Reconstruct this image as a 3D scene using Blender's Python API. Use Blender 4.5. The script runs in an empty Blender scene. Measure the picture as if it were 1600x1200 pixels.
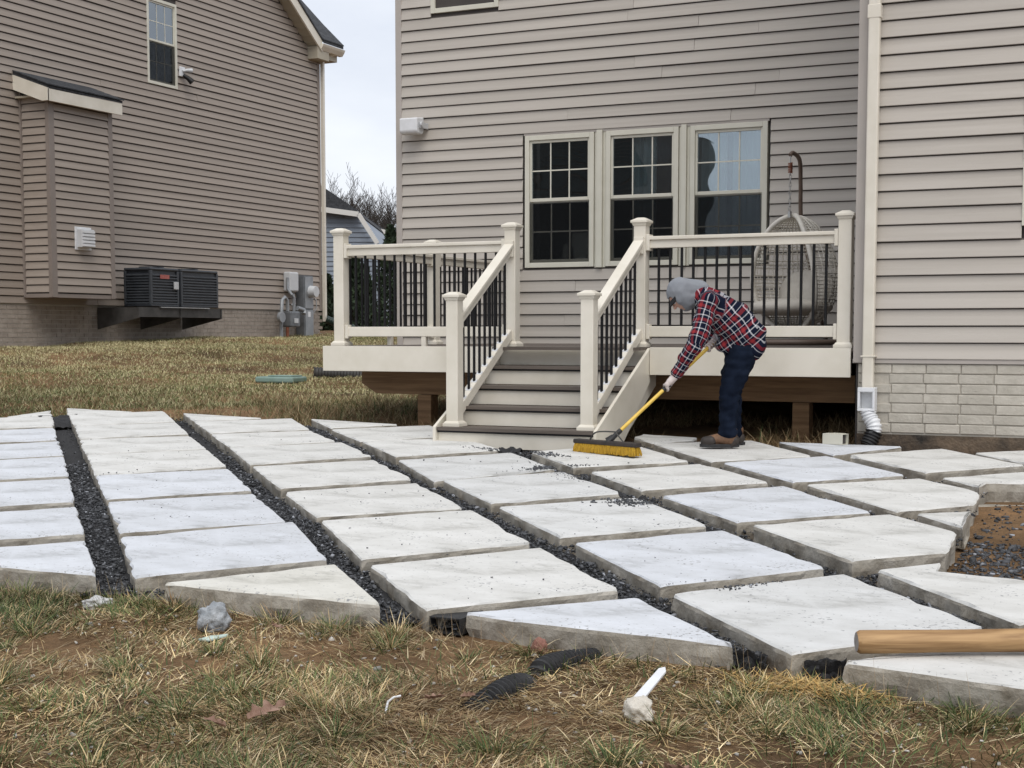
import bpy, bmesh, math, random
import numpy as np
from mathutils import Vector, Matrix, noise as mnoise

random.seed(7)
rng = np.random.default_rng(11)
scene = bpy.context.scene
COL = scene.collection
R = math.radians

# ------------------------------------------------------------------ camera
cd = bpy.data.cameras.new('camera')
cam = bpy.data.objects.new('camera', cd)
COL.objects.link(cam)
scene.camera = cam
cam.location = (0, 0, 1.5)
cam.rotation_euler = (R(90) - math.atan(177 / 2260), 0, R(25))
cd.sensor_width = 36
cd.lens = 2260 / 1600 * 36
cd.shift_y = 97 / 1600
cd.clip_start = 0.1
cd.clip_end = 2000
scene.render.resolution_x = 1024
scene.render.resolution_y = 768

# ------------------------------------------------------------------ sky, sun, exposure
SUN_EL, SUN_AZ = R(56), math.atan2(0.45, -0.6)
world = bpy.data.worlds.new('World')
scene.world = world
world.use_nodes = True
wn, wl = world.node_tree.nodes, world.node_tree.links
wn.clear()
w_out = wn.new('ShaderNodeOutputWorld')
w_bg = wn.new('ShaderNodeBackground')
w_bg.inputs['Strength'].default_value = 0.1
w_sky = wn.new('ShaderNodeTexSky')
w_sky.sky_type = 'NISHITA'
w_sky.sun_disc = False
w_sky.sun_elevation = SUN_EL
w_sky.sun_rotation = SUN_AZ
w_sky.dust_density = 3.0
w_tc = wn.new('ShaderNodeTexCoord')
w_map = wn.new('ShaderNodeMapping')
w_map.inputs['Scale'].default_value = (1.0, 1.0, 2.6)
w_no = wn.new('ShaderNodeTexNoise')
w_no.inputs['Scale'].default_value = 3.2
w_no.inputs['Detail'].default_value = 6
w_no.inputs['Roughness'].default_value = 0.55
w_cl = wn.new('ShaderNodeMix')
w_cl.data_type = 'RGBA'
w_cl.inputs[6].default_value = (5.0, 5.3, 5.95, 1)
w_cl.inputs[7].default_value = (6.5, 6.7, 7.05, 1)
w_ramp = wn.new('ShaderNodeMapRange')
w_ramp.inputs['From Min'].default_value = 0.32
w_ramp.inputs['From Max'].default_value = 0.68
w_mix = wn.new('ShaderNodeMix')
w_mix.data_type = 'RGBA'
w_mix.inputs[0].default_value = 0.9
wl.new(w_tc.outputs['Generated'], w_map.inputs['Vector'])
wl.new(w_map.outputs['Vector'], w_no.inputs['Vector'])
wl.new(w_no.outputs['Fac'], w_ramp.inputs['Value'])
wl.new(w_ramp.outputs['Result'], w_cl.inputs[0])
wl.new(w_sky.outputs['Color'], w_mix.inputs[6])
wl.new(w_cl.outputs[2], w_mix.inputs[7])
wl.new(w_mix.outputs[2], w_bg.inputs['Color'])
wl.new(w_bg.outputs['Background'], w_out.inputs['Surface'])

sd = bpy.data.lights.new('sun', 'SUN')
sd.energy = 1.2
sd.angle = R(40)
sd.color = (1.0, 0.965, 0.91)
sun = bpy.data.objects.new('sun', sd)
COL.objects.link(sun)
sdir = Vector((math.sin(SUN_AZ) * math.cos(SUN_EL), math.cos(SUN_AZ) * math.cos(SUN_EL), math.sin(SUN_EL)))
sun.rotation_euler = sdir.to_track_quat('Z', 'Y').to_euler()
sun.location = (0, -5, 20)

scene.view_settings.view_transform = 'Standard'
scene.view_settings.look = 'None'
scene.view_settings.exposure = 0.66
scene.view_settings.gamma = 1.0
scene.view_settings.use_curve_mapping = False
scene.render.engine = 'CYCLES'
scene.cycles.max_bounces = 8
scene.cycles.transparent_max_bounces = 12

# ------------------------------------------------------------------ materials
def new_mat(name):
    m = bpy.data.materials.new(name)
    m.use_nodes = True
    nt = m.node_tree
    return m, nt.nodes, nt.links, nt.nodes['Principled BSDF']

def mat(name, c1, c2=None, scale=8.0, rough=0.6, bump=0.0, bscale=None, stretch=(1, 1, 1), metal=0.0, spec=0.5,
        detail=5.0, lo=0.35, hi=0.65, bdist=0.01, objvar=0.0):
    """two-tone noise colour, optional noise bump, optional small change from object to object"""
    m, n, l, b = new_mat(name)
    b.inputs['Roughness'].default_value = rough
    b.inputs['Metallic'].default_value = metal
    b.inputs['Specular IOR Level'].default_value = spec
    c2 = c2 or c1
    tc = n.new('ShaderNodeTexCoord')
    mp = n.new('ShaderNodeMapping')
    mp.inputs['Scale'].default_value = stretch
    l.new(tc.outputs['Object'], mp.inputs['Vector'])
    vec = mp.outputs['Vector']
    if objvar:
        oi = n.new('ShaderNodeObjectInfo')
        ad = n.new('ShaderNodeVectorMath')
        ad.operation = 'ADD'
        sc = n.new('ShaderNodeVectorMath')
        sc.operation = 'SCALE'
        sc.inputs['Scale'].default_value = 37.0
        cx = n.new('ShaderNodeCombineXYZ')
        for i in range(3):
            l.new(oi.outputs['Random'], cx.inputs[i])
        l.new(cx.outputs[0], sc.inputs[0])
        l.new(vec, ad.inputs[0])
        l.new(sc.outputs[0], ad.inputs[1])
        vec = ad.outputs[0]
    no = n.new('ShaderNodeTexNoise')
    no.inputs['Scale'].default_value = scale
    no.inputs['Detail'].default_value = detail
    no.inputs['Roughness'].default_value = 0.6
    l.new(vec, no.inputs['Vector'])
    cr = n.new('ShaderNodeValToRGB')
    cr.color_ramp.elements[0].position = lo
    cr.color_ramp.elements[1].position = hi
    cr.color_ramp.elements[0].color = (*c1, 1)
    cr.color_ramp.elements[1].color = (*c2, 1)
    l.new(no.outputs['Fac'], cr.inputs['Fac'])
    out = cr.outputs['Color']
    if objvar:
        hs = n.new('ShaderNodeHueSaturation')
        mr = n.new('ShaderNodeMapRange')
        mr.inputs['To Min'].default_value = 1 - objvar
        mr.inputs['To Max'].default_value = 1 + objvar
        l.new(oi.outputs['Random'], mr.inputs['Value'])
        l.new(mr.outputs['Result'], hs.inputs['Value'])
        l.new(out, hs.inputs['Color'])
        out = hs.outputs['Color']
    l.new(out, b.inputs['Base Color'])
    if bump:
        nb = n.new('ShaderNodeTexNoise')
        nb.inputs['Scale'].default_value = bscale or scale * 4
        nb.inputs['Detail'].default_value = 6
        nb.inputs['Roughness'].default_value = 0.65
        l.new(vec, nb.inputs['Vector'])
        bp = n.new('ShaderNodeBump')
        bp.inputs['Strength'].default_value = bump
        bp.inputs['Distance'].default_value = bdist
        l.new(nb.outputs['Fac'], bp.inputs['Height'])
        l.new(bp.outputs['Normal'], b.inputs['Normal'])
    return m

def attr_mat(name, rough=0.8, spec=0.3, trans=0.0):
    m, n, l, b = new_mat(name)
    a = n.new('ShaderNodeAttribute')
    a.attribute_name = 'col'
    l.new(a.outputs['Color'], b.inputs['Base Color'])
    b.inputs['Roughness'].default_value = rough
    b.inputs['Specular IOR Level'].default_value = spec
    return m

M = {}
M['siding'] = mat('siding_greige', (.432, .395, .348), (.485, .446, .397), 2.5, .55, .12, 90, (.35, 1, 6), objvar=.035, bdist=.002)
M['siding_brown'] = mat('siding_brown', (.300, .252, .212), (.355, .303, .258), 2.0, .6, .12, 60, (.35, 1, 6), objvar=.05, bdist=.002)
M['siding_trim'] = mat('siding_trim', (.40, .365, .33), (.43, .39, .355), 3, .5)
M['brown_trim'] = mat('brown_trim', (.22, .185, .16), (.25, .21, .185), 3, .5)
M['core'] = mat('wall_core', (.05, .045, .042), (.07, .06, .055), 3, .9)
M['cream'] = mat('cream_vinyl', (.645, .60, .505), (.735, .69, .60), 2.6, .42, .05, 50, bdist=.001)
M['cream_win'] = mat('cream_window_vinyl', (.60, .58, .49), (.65, .63, .54), 3, .4)
M['cream_brick'] = mat('painted_brick', (.43, .40, .34), (.52, .485, .42), 9, .75, .8, 40, objvar=.07, bdist=.008)
M['mortar'] = mat('mortar', (.42, .39, .335), (.48, .445, .385), 12, .9, .5, 60)
M['old_brick'] = mat('brown_grey_brick', (.27, .23, .195), (.38, .33, .285), 6, .85, .6, 40, bdist=.006)
M['soffit'] = mat('beige_soffit', (.38, .34, .26), (.42, .38, .30), 2, .6)
M['shingle'] = mat('dark_shingle', (.022, .024, .028), (.055, .058, .064), 14, .9, .6, 60)
M['deckboard'] = mat('composite_board', (.092, .074, .061), (.135, .110, .092), 4, .6, .3, 40, (.3, 6, 6), objvar=.08)
M['lumber'] = mat('treated_lumber', (.155, .088, .042), (.27, .165, .085), 5, .8, .35, 25, (.35, 5, 7))
M['black'] = mat('black_powder_coat', (.005, .005, .006), (.008, .008, .009), 10, .5, spec=.3)
M['rubber'] = mat('black_rubber', (.012, .012, .013), (.022, .022, .023), 14, .6, .3, 60)
M['fabric_black'] = mat('landscape_fabric', (.008, .008, .009), (.02, .02, .022), 30, .75, .6, 60)
M['grey_metal'] = mat('grey_metal', (.24, .255, .27), (.31, .325, .34), 5, .45, metal=.25)
M['meter_grey'] = mat('meter_grey', (.13, .14, .15), (.19, .2, .21), 6, .5, metal=.3)
M['light_grey'] = mat('light_grey_plastic', (.50, .51, .52), (.56, .57, .58), 5, .45)
M['white_plastic'] = mat('white_plastic', (.66, .67, .68), (.74, .75, .77), 9, .4)
M['ac_dark'] = mat('dark_condenser', (.018, .021, .026), (.03, .034, .04), 6, .45)
M['ac_louvre'] = mat('condenser_louvre', (.035, .04, .047), (.055, .06, .068), 6, .45)
M['steel_dark'] = mat('weathered_steel', (.045, .043, .04), (.085, .08, .075), 5, .6, metal=.3)
M['red'] = mat('red_label', (.34, .07, .06), (.42, .13, .1), 40, .5)
M['rust'] = mat('rusty_pipe', (.17, .05, .025), (.24, .09, .05), 12, .8)
M['green_plastic'] = mat('green_plastic', (.16, .25, .21), (.23, .32, .28), 7, .5)
M['green_dark'] = mat('dark_green_plastic', (.008, .022, .016), (.016, .036, .026), 8, .45)
M['blue_siding'] = mat('blue_grey_siding', (.20, .235, .285), (.235, .27, .32), 2, .6)
M['far_white'] = mat('far_white_trim', (.62, .61, .58), (.66, .65, .62), 2, .6)
M['far_grey'] = mat('far_grey_wall', (.33, .33, .33), (.38, .38, .38), 2, .7)
M['bark'] = mat('bare_bark', (.03, .025, .021), (.06, .05, .043), 6, .9)
M['conifer'] = mat('conifer_green', (.012, .026, .012), (.03, .052, .02), 5, .8)
M['curtain'] = mat('sheer_curtain', (.72, .75, .77), (.80, .83, .85), 3, .9)
M['interior'] = mat('dark_interior', (.012, .012, .012), (.02, .02, .019), 2, .9)
M['wicker'] = mat('cream_wicker', (.62, .58, .50), (.72, .68, .61), 30, .6)
M['cushion'] = mat('beige_cushion', (.50, .46, .40), (.58, .54, .47), 12, .95, .4, 90, bdist=.004)
M['brown_pole'] = mat('brown_pole', (.15, .105, .08), (.19, .14, .11), 6, .45)
M['steel'] = mat('galvanised_steel', (.42, .42, .41), (.52, .52, .51), 10, .35, metal=.8)
M['yellow'] = mat('yellow_fibreglass', (.66, .43, .055), (.74, .50, .09), 7, .4)
M['bristle'] = mat('yellow_bristle', (.42, .22, .012), (.72, .44, .03), 3, .8, .9, 120, (40, 40, 1.2), bdist=.01)
M['skin'] = mat('skin', (.50, .29, .22), (.56, .33, .26), 14, .5)
M['hood'] = mat('grey_fleece', (.20, .212, .235), (.235, .248, .27), 12, .95, .25, 160, bdist=.002)
M['denim'] = mat('dark_denim', (.004, .0065, .014), (.010, .0155, .030), 9, .9, .35, 110, bdist=.003, spec=.08)
M['boot'] = mat('brown_leather', (.085, .042, .02), (.17, .085, .04), 14, .6, .4, 60)
M['boot_dark'] = mat('dark_leather', (.022, .017, .014), (.04, .03, .025), 14, .6)
M['glove'] = mat('pale_glove', (.48, .40, .37), (.60, .53, .50), 20, .8)
M['cap'] = mat('black_cap', (.01, .01, .012), (.016, .016, .018), 20, .8)
M['hair'] = mat('dark_hair', (.02, .014, .01), (.03, .02, .015), 40, .7)
M['rock_white'] = mat('white_concrete_lump', (.42, .42, .41), (.60, .60, .59), 14, .9, .8, 40)
M['rock_grey'] = mat('grey_concrete_lump', (.24, .26, .28), (.44, .46, .48), 22, .9, 1.0, 45)
M['rock_cream'] = mat('cream_concrete_lump', (.52, .48, .41), (.64, .60, .53), 14, .9, .7, 45)
M['shard'] = mat('pale_green_shard', (.45, .56, .50), (.52, .62, .56), 10, .5)
M['leaf'] = mat('dead_oak_leaf', (.16, .085, .055), (.30, .19, .14), 14, .8)
M['log_end'] = mat('grey_end_grain', (.22, .20, .185), (.32, .30, .28), 30, .9)
M['dark_red_brick'] = mat('red_brick_bit', (.22, .10, .075), (.28, .14, .11), 10, .9)
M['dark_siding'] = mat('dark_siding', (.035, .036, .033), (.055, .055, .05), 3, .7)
M['lap_shade'] = mat('shaded_lap', (.10, .088, .078), (.12, .105, .093), 3, .9)
M['tar'] = mat('dark_parging', (.03, .026, .022), (.17, .125, .085), 5, .9, .8, 25, bdist=.02)
M['grass'] = attr_mat('grass_blades', .75, .25)
M['stone'] = attr_mat('crushed_stone', .62, .4)

def glass_mat(name, refl, wave, scale=1.3):
    m = bpy.data.materials.new(name)
    m.use_nodes = True
    n, l = m.node_tree.nodes, m.node_tree.links
    n.clear()
    o = n.new('ShaderNodeOutputMaterial')
    mx = n.new('ShaderNodeMixShader')
    t = n.new('ShaderNodeBsdfTransparent')
    t.inputs['Color'].default_value = (.72, .78, .78, 1)
    g = n.new('ShaderNodeBsdfGlossy')
    g.inputs['Roughness'].default_value = 0.01
    g.inputs['Color'].default_value = (.85, .93, 1, 1)
    tc = n.new('ShaderNodeTexCoord')
    no = n.new('ShaderNodeTexNoise')
    no.inputs['Scale'].default_value = scale
    no.inputs['Detail'].default_value = 1.0
    bp = n.new('ShaderNodeBump')
    bp.inputs['Strength'].default_value = wave
    bp.inputs['Distance'].default_value = 0.05
    lw = n.new('ShaderNodeFresnel')
    lw.inputs['IOR'].default_value = 1.5
    ad = n.new('ShaderNodeMath')
    ad.operation = 'ADD'
    ad.inputs[1].default_value = refl
    l.new(tc.outputs['Object'], no.inputs['Vector'])
    l.new(no.outputs['Fac'], bp.inputs['Height'])
    l.new(bp.outputs['Normal'], g.inputs['Normal'])
    l.new(lw.outputs['Fac'], ad.inputs[0])
    l.new(ad.outputs[0], mx.inputs['Fac'])
    l.new(t.outputs[0], mx.inputs[1])
    l.new(g.outputs[0], mx.inputs[2])
    l.new(mx.outputs[0], o.inputs['Surface'])
    return m

def screen_mat(name, fac):
    m = bpy.data.materials.new(name)
    m.use_nodes = True
    n, l = m.node_tree.nodes, m.node_tree.links
    n.clear()
    o = n.new('ShaderNodeOutputMaterial')
    mx = n.new('ShaderNodeMixShader')
    mx.inputs['Fac'].default_value = fac
    t = n.new('ShaderNodeBsdfTransparent')
    d = n.new('ShaderNodeBsdfDiffuse')
    d.inputs['Color'].default_value = (.014, .015, .016, 1)
    l.new(t.outputs[0], mx.inputs[1])
    l.new(d.outputs[0], mx.inputs[2])
    l.new(mx.outputs[0], o.inputs['Surface'])
    return m

M['glass'] = glass_mat('window_glass', .20, .13)
M['screen'] = screen_mat('insect_screen_mesh', .42)

def slab_top_mat():
    """pale trowelled concrete: object colour gives each slab its own cool or warm cast; stains, dust and pock marks"""
    m, n, l, b = new_mat('pale_concrete')
    tc = n.new('ShaderNodeTexCoord')
    oi = n.new('ShaderNodeObjectInfo')
    n1 = n.new('ShaderNodeTexNoise')
    n1.inputs['Scale'].default_value = 2.2
    n1.inputs['Detail'].default_value = 8
    n1.inputs['Roughness'].default_value = .7
    mp = n.new('ShaderNodeMapping')
    mp.inputs['Rotation'].default_value = (0, 0, R(-45))
    mp.inputs['Scale'].default_value = (1.0, 1.7, 1)
    l.new(tc.outputs['Object'], mp.inputs['Vector'])
    l.new(mp.outputs['Vector'], n1.inputs['Vector'])
    cr = n.new('ShaderNodeValToRGB')
    cr.color_ramp.elements[0].position = .3
    cr.color_ramp.elements[0].color = (.76, .755, .735, 1)
    cr.color_ramp.elements[1].position = .62
    cr.color_ramp.elements[1].color = (1, 1, 1, 1)
    l.new(n1.outputs['Fac'], cr.inputs['Fac'])
    mu = n.new('ShaderNodeMix')
    mu.data_type = 'RGBA'
    mu.blend_type = 'MULTIPLY'
    mu.inputs[0].default_value = 1
    l.new(oi.outputs['Color'], mu.inputs[6])
    l.new(cr.outputs['Color'], mu.inputs[7])
    # fine dark specks
    n2 = n.new('ShaderNodeTexNoise')
    n2.inputs['Scale'].default_value = 55
    n2.inputs['Detail'].default_value = 4
    l.new(tc.outputs['Object'], n2.inputs['Vector'])
    n3 = n.new('ShaderNodeTexNoise')
    n3.inputs['Scale'].default_value = 3.1
    l.new(tc.outputs['Object'], n3.inputs['Vector'])
    c3 = n.new('ShaderNodeMapRange')
    c3.inputs['From Min'].default_value = .45
    c3.inputs['From Max'].default_value = .75
    c3.inputs['To Min'].default_value = .02
    c3.inputs['To Max'].default_value = .11
    l.new(n3.outputs['Fac'], c3.inputs['Value'])
    sb = n.new('ShaderNodeMath')
    sb.operation = 'ADD'
    l.new(n2.outputs['Fac'], sb.inputs[0])
    l.new(c3.outputs['Result'], sb.inputs[1])
    c2 = n.new('ShaderNodeMapRange')
    c2.inputs['From Min'].default_value = .685
    c2.inputs['From Max'].default_value = .745
    c2.clamp = True
    l.new(sb.outputs[0], c2.inputs['Value'])
    mk = n.new('ShaderNodeMix')
    mk.data_type = 'RGBA'
    mk.inputs[7].default_value = (.30, .30, .30, 1)
    l.new(c2.outputs['Result'], mk.inputs[0])
    # broad grey dust patches
    n5 = n.new('ShaderNodeTexNoise')
    n5.inputs['Scale'].default_value = 1.5
    n5.inputs['Detail'].default_value = 7
    n5.inputs['Roughness'].default_value = .72
    l.new(mp.outputs['Vector'], n5.inputs['Vector'])
    r5 = n.new('ShaderNodeValToRGB')
    r5.color_ramp.elements[0].position = .34
    r5.color_ramp.elements[0].color = (.66, .655, .64, 1)
    r5.color_ramp.elements[1].position = .47
    r5.color_ramp.elements[1].color = (1, 1, 1, 1)
    l.new(n5.outputs['Fac'], r5.inputs['Fac'])
    m5 = n.new('ShaderNodeMix')
    m5.data_type = 'RGBA'
    m5.blend_type = 'MULTIPLY'
    m5.inputs[0].default_value = 1
    l.new(mu.outputs[2], m5.inputs[6])
    l.new(r5.outputs['Color'], m5.inputs[7])
    l.new(m5.outputs[2], mk.inputs[6])
    l.new(mk.outputs[2], b.inputs['Base Color'])
    b.inputs['Roughness'].default_value = .75
    b.inputs['Specular IOR Level'].default_value = .3
    nb = n.new('ShaderNodeTexNoise')
    nb.inputs['Scale'].default_value = 40
    nb.inputs['Detail'].default_value = 8
    l.new(tc.outputs['Object'], nb.inputs['Vector'])
    bp = n.new('ShaderNodeBump')
    bp.inputs['Strength'].default_value = .25
    bp.inputs['Distance'].default_value = .004
    l.new(nb.outputs['Fac'], bp.inputs['Height'])
    l.new(bp.outputs['Normal'], b.inputs['Normal'])
    return m

M['slab_top'] = slab_top_mat()
M['slab_side'] = mat('raw_concrete_edge', (.24, .21, .165), (.46, .43, .375), 5, .9, .8, 30, (1, 1, .9), bdist=.012, detail=9)

def soil_mat():
    m, n, l, b = new_mat('clay_soil')
    tc = n.new('ShaderNodeTexCoord')
    n1 = n.new('ShaderNodeTexNoise')
    n1.inputs['Scale'].default_value = 1.1
    n1.inputs['Detail'].default_value = 10
    n1.inputs['Roughness'].default_value = .68
    l.new(tc.outputs['Object'], n1.inputs['Vector'])
    cr = n.new('ShaderNodeValToRGB')
    e = cr.color_ramp.elements
    e[0].position = .30
    e[0].color = (.085, .055, .032, 1)
    e[1].position = .72
    e[1].color = (.35, .19, .085, 1)
    k = e.new(.48)
    k.color = (.17, .105, .055, 1)
    k = e.new(.60)
    k.color = (.26, .16, .085, 1)
    l.new(n1.outputs['Fac'], cr.inputs['Fac'])
    n2 = n.new('ShaderNodeTexNoise')
    n2.inputs['Scale'].default_value = 60
    n2.inputs['Detail'].default_value = 6
    l.new(tc.outputs['Object'], n2.inputs['Vector'])
    c2 = n.new('ShaderNodeMapRange')
    c2.inputs['To Min'].default_value = .55
    c2.inputs['To Max'].default_value = 1.4
    l.new(n2.outputs['Fac'], c2.inputs['Value'])
    hs = n.new('ShaderNodeHueSaturation')
    l.new(c2.outputs['Result'], hs.inputs['Value'])
    l.new(cr.outputs['Color'], hs.inputs['Color'])
    l.new(hs.outputs['Color'], b.inputs['Base Color'])
    b.inputs['Roughness'].default_value = .95
    b.inputs['Specular IOR Level'].default_value = .15
    bp = n.new('ShaderNodeBump')
    bp.inputs['Strength'].default_value = .9
    bp.inputs['Distance'].default_value = .03
    n4 = n.new('ShaderNodeTexNoise')
    n4.inputs['Scale'].default_value = 26
    n4.inputs['Detail'].default_value = 9
    n4.inputs['Roughness'].default_value = .7
    l.new(tc.outputs['Object'], n4.inputs['Vector'])
    l.new(n4.outputs['Fac'], bp.inputs['Height'])
    l.new(bp.outputs['Normal'], b.inputs['Normal'])
    return m

M['soil'] = soil_mat()

def wood_mat():
    m, n, l, b = new_mat('pale_turned_wood')
    tc = n.new('ShaderNodeTexCoord')
    mp = n.new('ShaderNodeMapping')
    mp.inputs['Scale'].default_value = (2.2, 26, 26)
    l.new(tc.outputs['Object'], mp.inputs['Vector'])
    no = n.new('ShaderNodeTexNoise')
    no.inputs['Scale'].default_value = 1.6
    no.inputs['Detail'].default_value = 7
    no.inputs['Distortion'].default_value = .6
    l.new(mp.outputs['Vector'], no.inputs['Vector'])
    cr = n.new('ShaderNodeValToRGB')
    e = cr.color_ramp.elements
    e[0].position = .3
    e[0].color = (.20, .105, .038, 1)
    e[1].position = .66
    e[1].color = (.46, .285, .13, 1)
    l.new(no.outputs['Fac'], cr.inputs['Fac'])
    l.new(cr.outputs['Color'], b.inputs['Base Color'])
    b.inputs['Roughness'].default_value = .65
    bp = n.new('ShaderNodeBump')
    bp.inputs['Strength'].default_value = .4
    bp.inputs['Distance'].default_value = .004
    l.new(no.outputs['Fac'], bp.inputs['Height'])
    l.new(bp.outputs['Normal'], b.inputs['Normal'])
    return m

M['wood'] = wood_mat()

def plaid_mat():
    """navy flannel with red bands and white lines, woven along the garment's own UV"""
    m, n, l, b = new_mat('plaid_flannel')
    uv = n.new('ShaderNodeUVMap')
    sp = n.new('ShaderNodeSeparateXYZ')
    l.new(uv.outputs['UV'], sp.inputs[0])
    def bands(sock):
        f = n.new('ShaderNodeMath')
        f.operation = 'FRACT'
        l.new(sock, f.inputs[0])
        r = n.new('ShaderNodeValToRGB')
        r.color_ramp.interpolation = 'CONSTANT'
        e = r.color_ramp.elements
        navy, red, white, grey = (.006, .009, .022, 1), (.27, .03, .035, 1), (.60, .60, .63, 1), (.07, .08, .11, 1)
        e[0].position, e[0].color = 0, navy
        e[1].position, e[1].color = .24, white
        for p, c in ((.32, navy), (.50, red), (.72, navy), (.84, white), (.89, navy)):
            k = e.new(p)
            k.color = c
        l.new(f.outputs[0], r.inputs['Fac'])
        return r.outputs['Color']
    mx = n.new('ShaderNodeMix')
    mx.data_type = 'RGBA'
    mx.inputs[0].default_value = .5
    l.new(bands(sp.outputs['X']), mx.inputs[6])
    l.new(bands(sp.outputs['Y']), mx.inputs[7])
    l.new(mx.outputs[2], b.inputs['Base Color'])
    b.inputs['Roughness'].default_value = .95
    b.inputs['Specular IOR Level'].default_value = .1
    return m

M['plaid'] = plaid_mat()

# ------------------------------------------------------------------ mesh helpers
BASE = {}

class MB:
    """collects shapes in world coordinates; build() links them as one mesh object"""
    def __init__(s):
        s.v, s.f, s.m = [], [], []
    def add(s, vs, fs, mi=0):
        o = len(s.v)
        s.v += [tuple(p) for p in vs]
        s.f += [tuple(i + o for i in f) for f in fs]
        s.m += [mi] * len(fs)
    def box(s, x0, x1, y0, y1, z0, z1, mi=0):
        s.add([(x0, y0, z0), (x1, y0, z0), (x1, y1, z0), (x0, y1, z0), (x0, y0, z1), (x1, y0, z1), (x1, y1, z1), (x0, y1, z1)],
              [(0, 3, 2, 1), (4, 5, 6, 7), (0, 1, 5, 4), (1, 2, 6, 5), (2, 3, 7, 6), (3, 0, 4, 7)], mi)
        return s
    def obox(s, c, ax, ay, az, mi=0):
        c, ax, ay, az = Vector(c), Vector(ax), Vector(ay), Vector(az)
        vs = [c + i * ax + j * ay + k * az for k in (-1, 1) for i, j in ((-1, -1), (1, -1), (1, 1), (-1, 1))]
        s.add(vs, [(0, 3, 2, 1), (4, 5, 6, 7), (0, 1, 5, 4), (1, 2, 6, 5), (2, 3, 7, 6), (3, 0, 4, 7)], mi)
        return s
    def bar(s, a, b, w, h, upv=(0, 0, 1), mi=0):
        """rectangular bar from a to b, w across, h along upv"""
        a, b = Vector(a), Vector(b)
        d = b - a
        u = Vector(upv)
        side = d.cross(u).normalized()
        u2 = side.cross(d).normalized()
        return s.obox((a + b) / 2, d / 2, side * w / 2, u2 * h / 2, mi)
    def tube(s, pts, rad, n=8, caps=True, mi=0):
        pts = [Vector(p) for p in pts]
        if not hasattr(rad, '__len__'):
            rad = [rad] * len(pts)
        o = len(s.v)
        prev = None
        for i, p in enumerate(pts):
            t = (pts[min(i + 1, len(pts) - 1)] - pts[max(i - 1, 0)]).normalized()
            if prev is None:
                a = Vector((0, 0, 1)) if abs(t.z) < .9 else Vector((1, 0, 0))
                u = t.cross(a).normalized()
            else:
                u = (prev - t * prev.dot(t)).normalized()
            prev = u
            w = t.cross(u)
            for k in range(n):
                an = 2 * math.pi * k / n
                s.v.append(tuple(p + (u * math.cos(an) + w * math.sin(an)) * rad[i]))
        for i in range(len(pts) - 1):
            for k in range(n):
                s.f.append((o + i * n + k, o + i * n + (k + 1) % n, o + (i + 1) * n + (k + 1) % n, o + (i + 1) * n + k))
                s.m.append(mi)
        if caps:
            s.f.append(tuple(o + k for k in range(n))[::-1])
            s.f.append(tuple(o + (len(pts) - 1) * n + k for k in range(n)))
            s.m += [mi, mi]
        return s
    def prism(s, poly, vec, mi=0):
        """polygon (3-D points) pushed along vec"""
        n = len(poly)
        vec = Vector(vec)
        vs = [Vector(p) for p in poly] + [Vector(p) + vec for p in poly]
        s.add(vs, [tuple(range(n))[::-1], tuple(range(n, 2 * n))] + [(i, (i + 1) % n, n + (i + 1) % n, n + i) for i in range(n)], mi)
        return s
    def frustum(s, cx, cy, z0, z1, a0, a1, mi=0):
        s.add([(cx - a0, cy - a0, z0), (cx + a0, cy - a0, z0), (cx + a0, cy + a0, z0), (cx - a0, cy + a0, z0),
               (cx - a1, cy - a1, z1), (cx + a1, cy - a1, z1), (cx + a1, cy + a1, z1), (cx - a1, cy + a1, z1)],
              [(0, 3, 2, 1), (4, 5, 6, 7), (0, 1, 5, 4), (1, 2, 6, 5), (2, 3, 7, 6), (3, 0, 4, 7)], mi)
        return s
    def build(s, name, mats, parent=None, smooth=False, bevel=0.0, origin=None):
        b = Vector(BASE.get(parent.name, (0, 0, 0))) if parent else Vector(origin or (0, 0, 0))
        me = bpy.data.meshes.new(name)
        me.from_pydata([tuple(Vector(p) - b) for p in s.v], [], s.f)
        mats = mats if isinstance(mats, (list, tuple)) else [mats]
        for m in mats:
            me.materials.append(m)
        me.polygons.foreach_set('material_index', s.m)
        bm = bmesh.new()
        bm.from_mesh(me)
        bmesh.ops.recalc_face_normals(bm, faces=bm.faces)
        bm.to_mesh(me)
        bm.free()
        if smooth:
            me.polygons.foreach_set('use_smooth', [True] * len(me.polygons))
        o = bpy.data.objects.new(name, me)
        COL.objects.link(o)
        if parent:
            o.parent = parent
        else:
            o.location = b
        BASE[o.name] = tuple(b)
        if bevel:
            md = o.modifiers.new('bevel', 'BEVEL')
            md.width = bevel
            md.segments = 2
            md.limit_method = 'ANGLE'
        if smooth:
            smooth_by_angle(me)
        return o

def smooth_by_angle(me, ang=50):
    bm = bmesh.new()
    bm.from_mesh(me)
    for e in bm.edges:
        if len(e.link_faces) == 2 and e.calc_face_angle(0) > R(ang):
            e.smooth = False
    bm.to_mesh(me)
    bm.free()

def tag(o, label, cat, group=None):
    o['label'] = label
    o['category'] = cat
    if group:
        o['group'] = group
    return o

def thing(name, loc, label, cat, group=None):
    o = bpy.data.objects.new(name, None)
    o.empty_display_size = .2
    COL.objects.link(o)
    o.location = loc
    BASE[o.name] = tuple(loc)
    return tag(o, label, cat, group)

def shared(name, me, parent, loc, rot=(0, 0, 0), scale=(1, 1, 1)):
    """a part that reuses mesh data; loc in world coordinates"""
    o = bpy.data.objects.new(name, me)
    COL.objects.link(o)
    o.parent = parent
    o.location = Vector(loc) - Vector(BASE[parent.name])
    o.rotation_euler = rot
    o.scale = scale
    BASE[o.name] = tuple(loc)
    return o

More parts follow.
